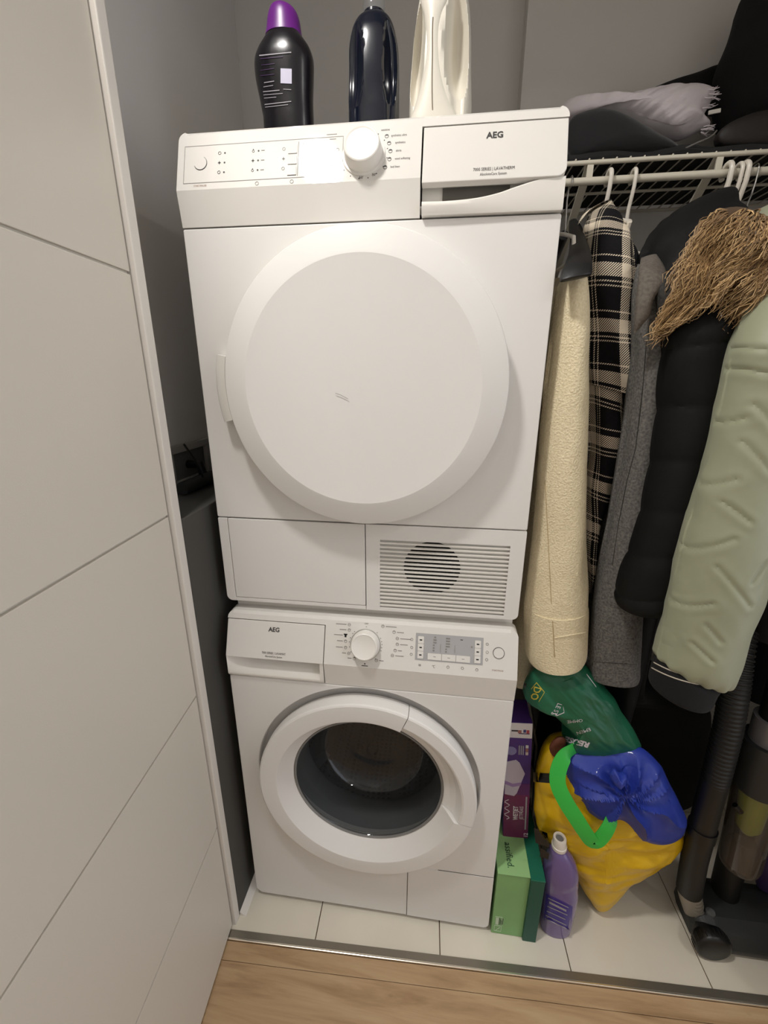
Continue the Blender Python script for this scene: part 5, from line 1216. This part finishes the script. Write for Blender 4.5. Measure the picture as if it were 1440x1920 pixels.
pbar(1044, 1342, 1058, 1336, 1.6, 0.02, M_WT, gr, 'print_line', sf); pbar(1056, 1326, 1058, 1336, 4, 0.02, M_WT, gr, 'print_line', sf)
pbar(1100, 1264, 1118, 1288, 2, 0.02, M_WT, gr, 'print_line', sf)
ftext('REUSE', 1082, 1391, 0.019, math.radians(168), M_WT, gr, bold=0.0009)
ftext('EMEN', 1094, 1371, 0.012, math.radians(-150), M_WT, gr); ftext('OMME', 1078, 1352, 0.011, math.radians(-165), M_WT, gr)
# bright green carrying strap looping over the yellow bag
sp = [(1086, 1398, 0.03), (1062, 1414, 0.008), (1048, 1440, -0.004), (1046, 1470, -0.014), (1060, 1502, -0.022), (1080, 1534, -0.026), (1098, 1562, -0.026), (1112, 1580, -0.024), (1126, 1572, -0.022), (1140, 1552, -0.018), (1148, 1530, -0.006), (1150, 1505, 0.02)]
st = MB(); pp = cat_interp([(at(u, v, y).x, y, at(u, v, y).z) for u, v, y in sp], 60)
for i, p in enumerate(pp):
    p = Vector(p); t_ = (Vector(pp[min(i+1, 59)])-Vector(pp[max(i-1, 0)])).normalized(); sd = t_.cross(Vector((0.15*math.sin(i*0.2), 1, 0))).normalized()*0.0165
    h = bvh_of(YBo).ray_cast(CAM, (p-CAM).normalized()) if False else None
    st.v += [p+sd+Vector((0, -0.001, 0)), p+Vector((0, -0.0035, 0)), p-sd+Vector((0, -0.001, 0)), p-sd+Vector((0, 0.0004, 0)), p+sd+Vector((0, 0.0004, 0))]
for i in range(59):
    for j in range(5): st.f.append((i*5+j, i*5+(j+1) % 5, i*5+5+(j+1) % 5, i*5+5+j))
st.f += [(0, 1, 2, 3, 4), tuple(295+j for j in (4, 3, 2, 1, 0))]; st.smooth = True
obj('carrying_strap', st, M_LIM, yb, angle=50)
tag(obj('purple_bag', pillow([(1418, 1662), (1424, 1620), (1446, 1604), (1500, 1600), (1510, 1660), (1470, 1690), (1430, 1684)], 0.11, 0.02, 0.04, fold=0.005, ff=12, seed=71), mat('deep_purple_bag', (50, 34, 80), 0.6)), 'deep purple bag on the floor at the right, behind the vacuum cleaner', 'bag')

# ------------------------------------------------------------------ vacuum cleaner
M_VB = mat('vacuum_black', (12, 12, 12), 0.5); M_VG = mat('vacuum_dark_grey', (42, 44, 45), 0.5, bump=(200, 0.05))
vc = thing('vacuum_cleaner', 'dark grey upright vacuum cleaner with clear dust canister and ribbed hose', 'vacuum cleaner', (1.2, 0.05, 0))
hd = MB()
stx = [(1.086, 0.45, 0.55), (1.092, 0.75, 0.8), (1.105, 0.95, 0.95), (1.13, 1.0, 1.0), (1.22, 1.0, 1.0), (1.34, 1.0, 1.0), (1.40, 0.95, 0.9), (1.41, 0.6, 0.6)]
pf2 = [(-0.008, 0.006), (-0.012, 0.026), (0.004, 0.056), (0.030, 0.068), (0.100, 0.074), (0.125, 0.060), (0.130, 0.006)]
for x, fy, fz in stx:
    for y, z in pf2: hd.v.append(Vector((x, 0.055+(y-0.055)*fy, 0.006+(z-0.006)*fz)))
for i in range(len(stx)-1):
    for j in range(7): hd.f.append((i*7+j, i*7+(j+1) % 7, i*7+7+(j+1) % 7, i*7+7+j))
hd.f += [tuple(range(7)), tuple(reversed(range(49, 56)))]
obj('floor_head', hd, M_VG, vc, bevel=0.006)
obj('head_clip', MB().tube([Vector((1.128, 0.036, 0.066)), Vector((1.128, 0.036, 0.072))], 0.010, 16), mat('grey_button', (96, 96, 95), 0.4), vc)
whl = MB().revolve([(0.0, -0.048), (0.030, -0.048), (0.036, -0.045), (0.0385, -0.040), (0.0385, -0.022), (0.036, -0.016), (0.0, -0.014)], (1.112, 0.0385), 40).xf(Matrix.Translation((0, 0.022, 0)))
wl = obj('wheel', whl, M_BLK, vc, angle=40)
for k in range(24):
    a = 2*math.pi*k/24; c_ = Vector((1.112+0.0385*math.cos(a), -0.009, 0.0385+0.0385*math.sin(a)))
    obj('tread', MB().tube([c_+Vector((0, -0.008, 0)), c_+Vector((0, 0.008, 0))], 0.0012, 6), M_VB, wl)
obj('wheel_arm', MB().box(1.086, 1.140, -0.016, 0.02, 0.030, 0.060), M_VB, vc, bevel=0.004)
def vt(u, v, y): return at(u, v, y)
YV = 0.035
obj('wand_collar', MB().tube([vt(1300, 1706, 0.055), vt(1294, 1682, 0.048), vt(1291, 1664, 0.042)], [0.022, 0.024, 0.025], 28), mat('collar_light_grey', (150, 144, 132), 0.5), vc)
for k in range(6):
    a = vt(1299-k*1.2, 1700-k*6.2, 0.054-k*0.002); obj('collar_rib', MB().tube([a, a+Vector((0.0006, 0, 0.0032))], 0.0252, 28), mat('collar_rib_grey', (128, 122, 112), 0.5), vc)
obj('wand', MB().tube([vt(1292, 1668, 0.042), vt(1302, 1610, 0.035), vt(1314, 1562, 0.03)], 0.0265, 28), M_VB, vc)
obj('wand_joint', MB().tube([vt(1313, 1566, 0.03), vt(1318, 1548, 0.03)], 0.0285, 28), M_BLK, vc)
obj('wand', MB().tube([vt(1317, 1552, 0.03), vt(1330, 1500, 0.028), vt(1342, 1460, 0.028)], 0.0255, 28), M_VB, vc)
hp = cat_interp([tuple(vt(u, v, y)) for u, v, y in ((1340, 1466, 0.028), (1352, 1420, 0.028), (1366, 1360, 0.03), (1376, 1300, 0.034), (1384, 1240, 0.05), (1392, 1180, 0.08))], 150)
obj('ribbed_hose', MB().tube([Vector(p) for p in hp], [0.0235+(0.0025 if (i//2) % 2 else 0) for i in range(150)], 20), mat('hose_black', (13, 13, 13), 0.5), vc, angle=25)
ca, cb = vt(1386, 1618, 0.06), vt(1422, 1470, 0.06)
cdv = (cb-ca)
cn = obj('dust_canister', MB().tube([ca, ca+cdv*0.06, ca+cdv*0.9, ca+cdv*1.0], [0.038, 0.041, 0.044, 0.044], 36), glassy('smoky_clear_plastic', (206, 200, 190), frac=0.12, fcol=(190, 178, 166)), vc)
obj('filter_cone', MB().tube([ca+cdv*0.42, ca+cdv*0.5, ca+cdv*0.92, ca+cdv*0.98], [0.012, 0.024, 0.030, 0.022], 28), mat('lime_plastic', (186, 206, 62), 0.4), vc)
obj('dust', MB().tube([ca+cdv*0.03, ca+cdv*0.2, ca+cdv*0.3], [0.034, 0.035, 0.02], 24), mat('grey_dust', (98, 88, 80), 1.0), vc)
obj('latch', MB().tube([ca+cdv*0.78+Vector((-0.046, -0.012, 0)), ca+cdv*0.72+Vector((-0.034, -0.016, 0))], 0.006, 10), M_BLK, vc)
cc = cb+cdv*0.12
obj('motor_housing', MB().tube([cb-cdv*0.02, cb+cdv*0.5], 0.046, 36), M_VG, vc)
obj('grey_ring', MB().tube([cb+cdv*0.42, cb+cdv*0.74], [0.036, 0.034], 32), mat('ring_grey', (112, 110, 112), 0.35), vc)
obj('upper_handle', MB().tube([cb+cdv*0.72, cb+cdv*1.6, cb+cdv*2.4], [0.026, 0.022, 0.02], 24), M_VB, vc)
obj('spine', MB().tube([Vector((1.19, 0.09, 0.06)), vt(1400, 1500, 0.10), vt(1424, 1380, 0.095)], 0.03, 20), M_VB, vc)

# ------------------------------------------------------------------ supply box and hoses over the ledge at the left
XB = XL+0.001
p0, p1 = atx(322, 880, XB), atx(391, 872, XB); zt1 = atx(352, 829, XB).z; zb1 = LEDGE+0.004
sbx = thing('supply_box', 'pale plastic laundry supply box on the left wall above the ledge', 'box', (XB, p0.y, zb1))
fy0, fy1 = p0.y-0.02, p1.y
for (a, b, c, d) in ((fy0, fy1, zt1-0.016, zt1), (fy0, fy1, zb1, zb1+0.016), (fy0, fy0+0.016, zb1+0.016, zt1-0.016), (fy1-0.022, fy1, zb1+0.016, zt1-0.016)):
    obj('frame', MB().box(XB, XB+0.012, a, b, c, d), mat('pale_grey_plastic', (168, 165, 160), 0.5), sbx, bevel=0.002)
obj('back_plate', MB().box(XB, XB+0.004, fy0+0.016, fy1-0.022, zb1+0.016, zt1-0.016), mat('box_back_grey', (104, 102, 98), 0.6), sbx)
ym = (fy0+fy1)/2
obj('valve', MB().tube([(XB+0.005, ym-0.01, zb1+0.045), (XB+0.035, ym-0.01, zb1+0.045), (XB+0.04, ym-0.01, zb1+0.02)], 0.010, 14), M_BLK, sbx)
tag(obj('drain_hose', MB().tube([Vector((XB+0.045, fy0-0.02, LEDGE+0.016)), Vector((XB+0.05, ym-0.02, LEDGE+0.017)), Vector((XB+0.055, fy1-0.01, LEDGE+0.016)), Vector((XB+0.06, fy1+0.12, LEDGE+0.016)), Vector((XB+0.06, 0.60, LEDGE+0.016))], 0.014, 16), mat('dark_hose', (40, 40, 40), 0.6, bump=(150, 0.3))), 'dark drain hose lying along the ledge at the left wall', 'hose')
e0 = atx(345, 833, -0.095); e1 = atx(378, 888, -0.085); e2 = atx(383, 912, -0.085)
tag(obj('cable_tie', MB().tube([e0, e0.lerp(e1, 0.5)+Vector((0, 0.004, 0)), e1, Vector((e2.x, e2.y, max(e2.z, LEDGE+0.032)))], [0.0022, 0.0026, 0.003, 0.0022], 8), M_BLK), 'black cable tie sticking up above the drain hose', 'cable tie')
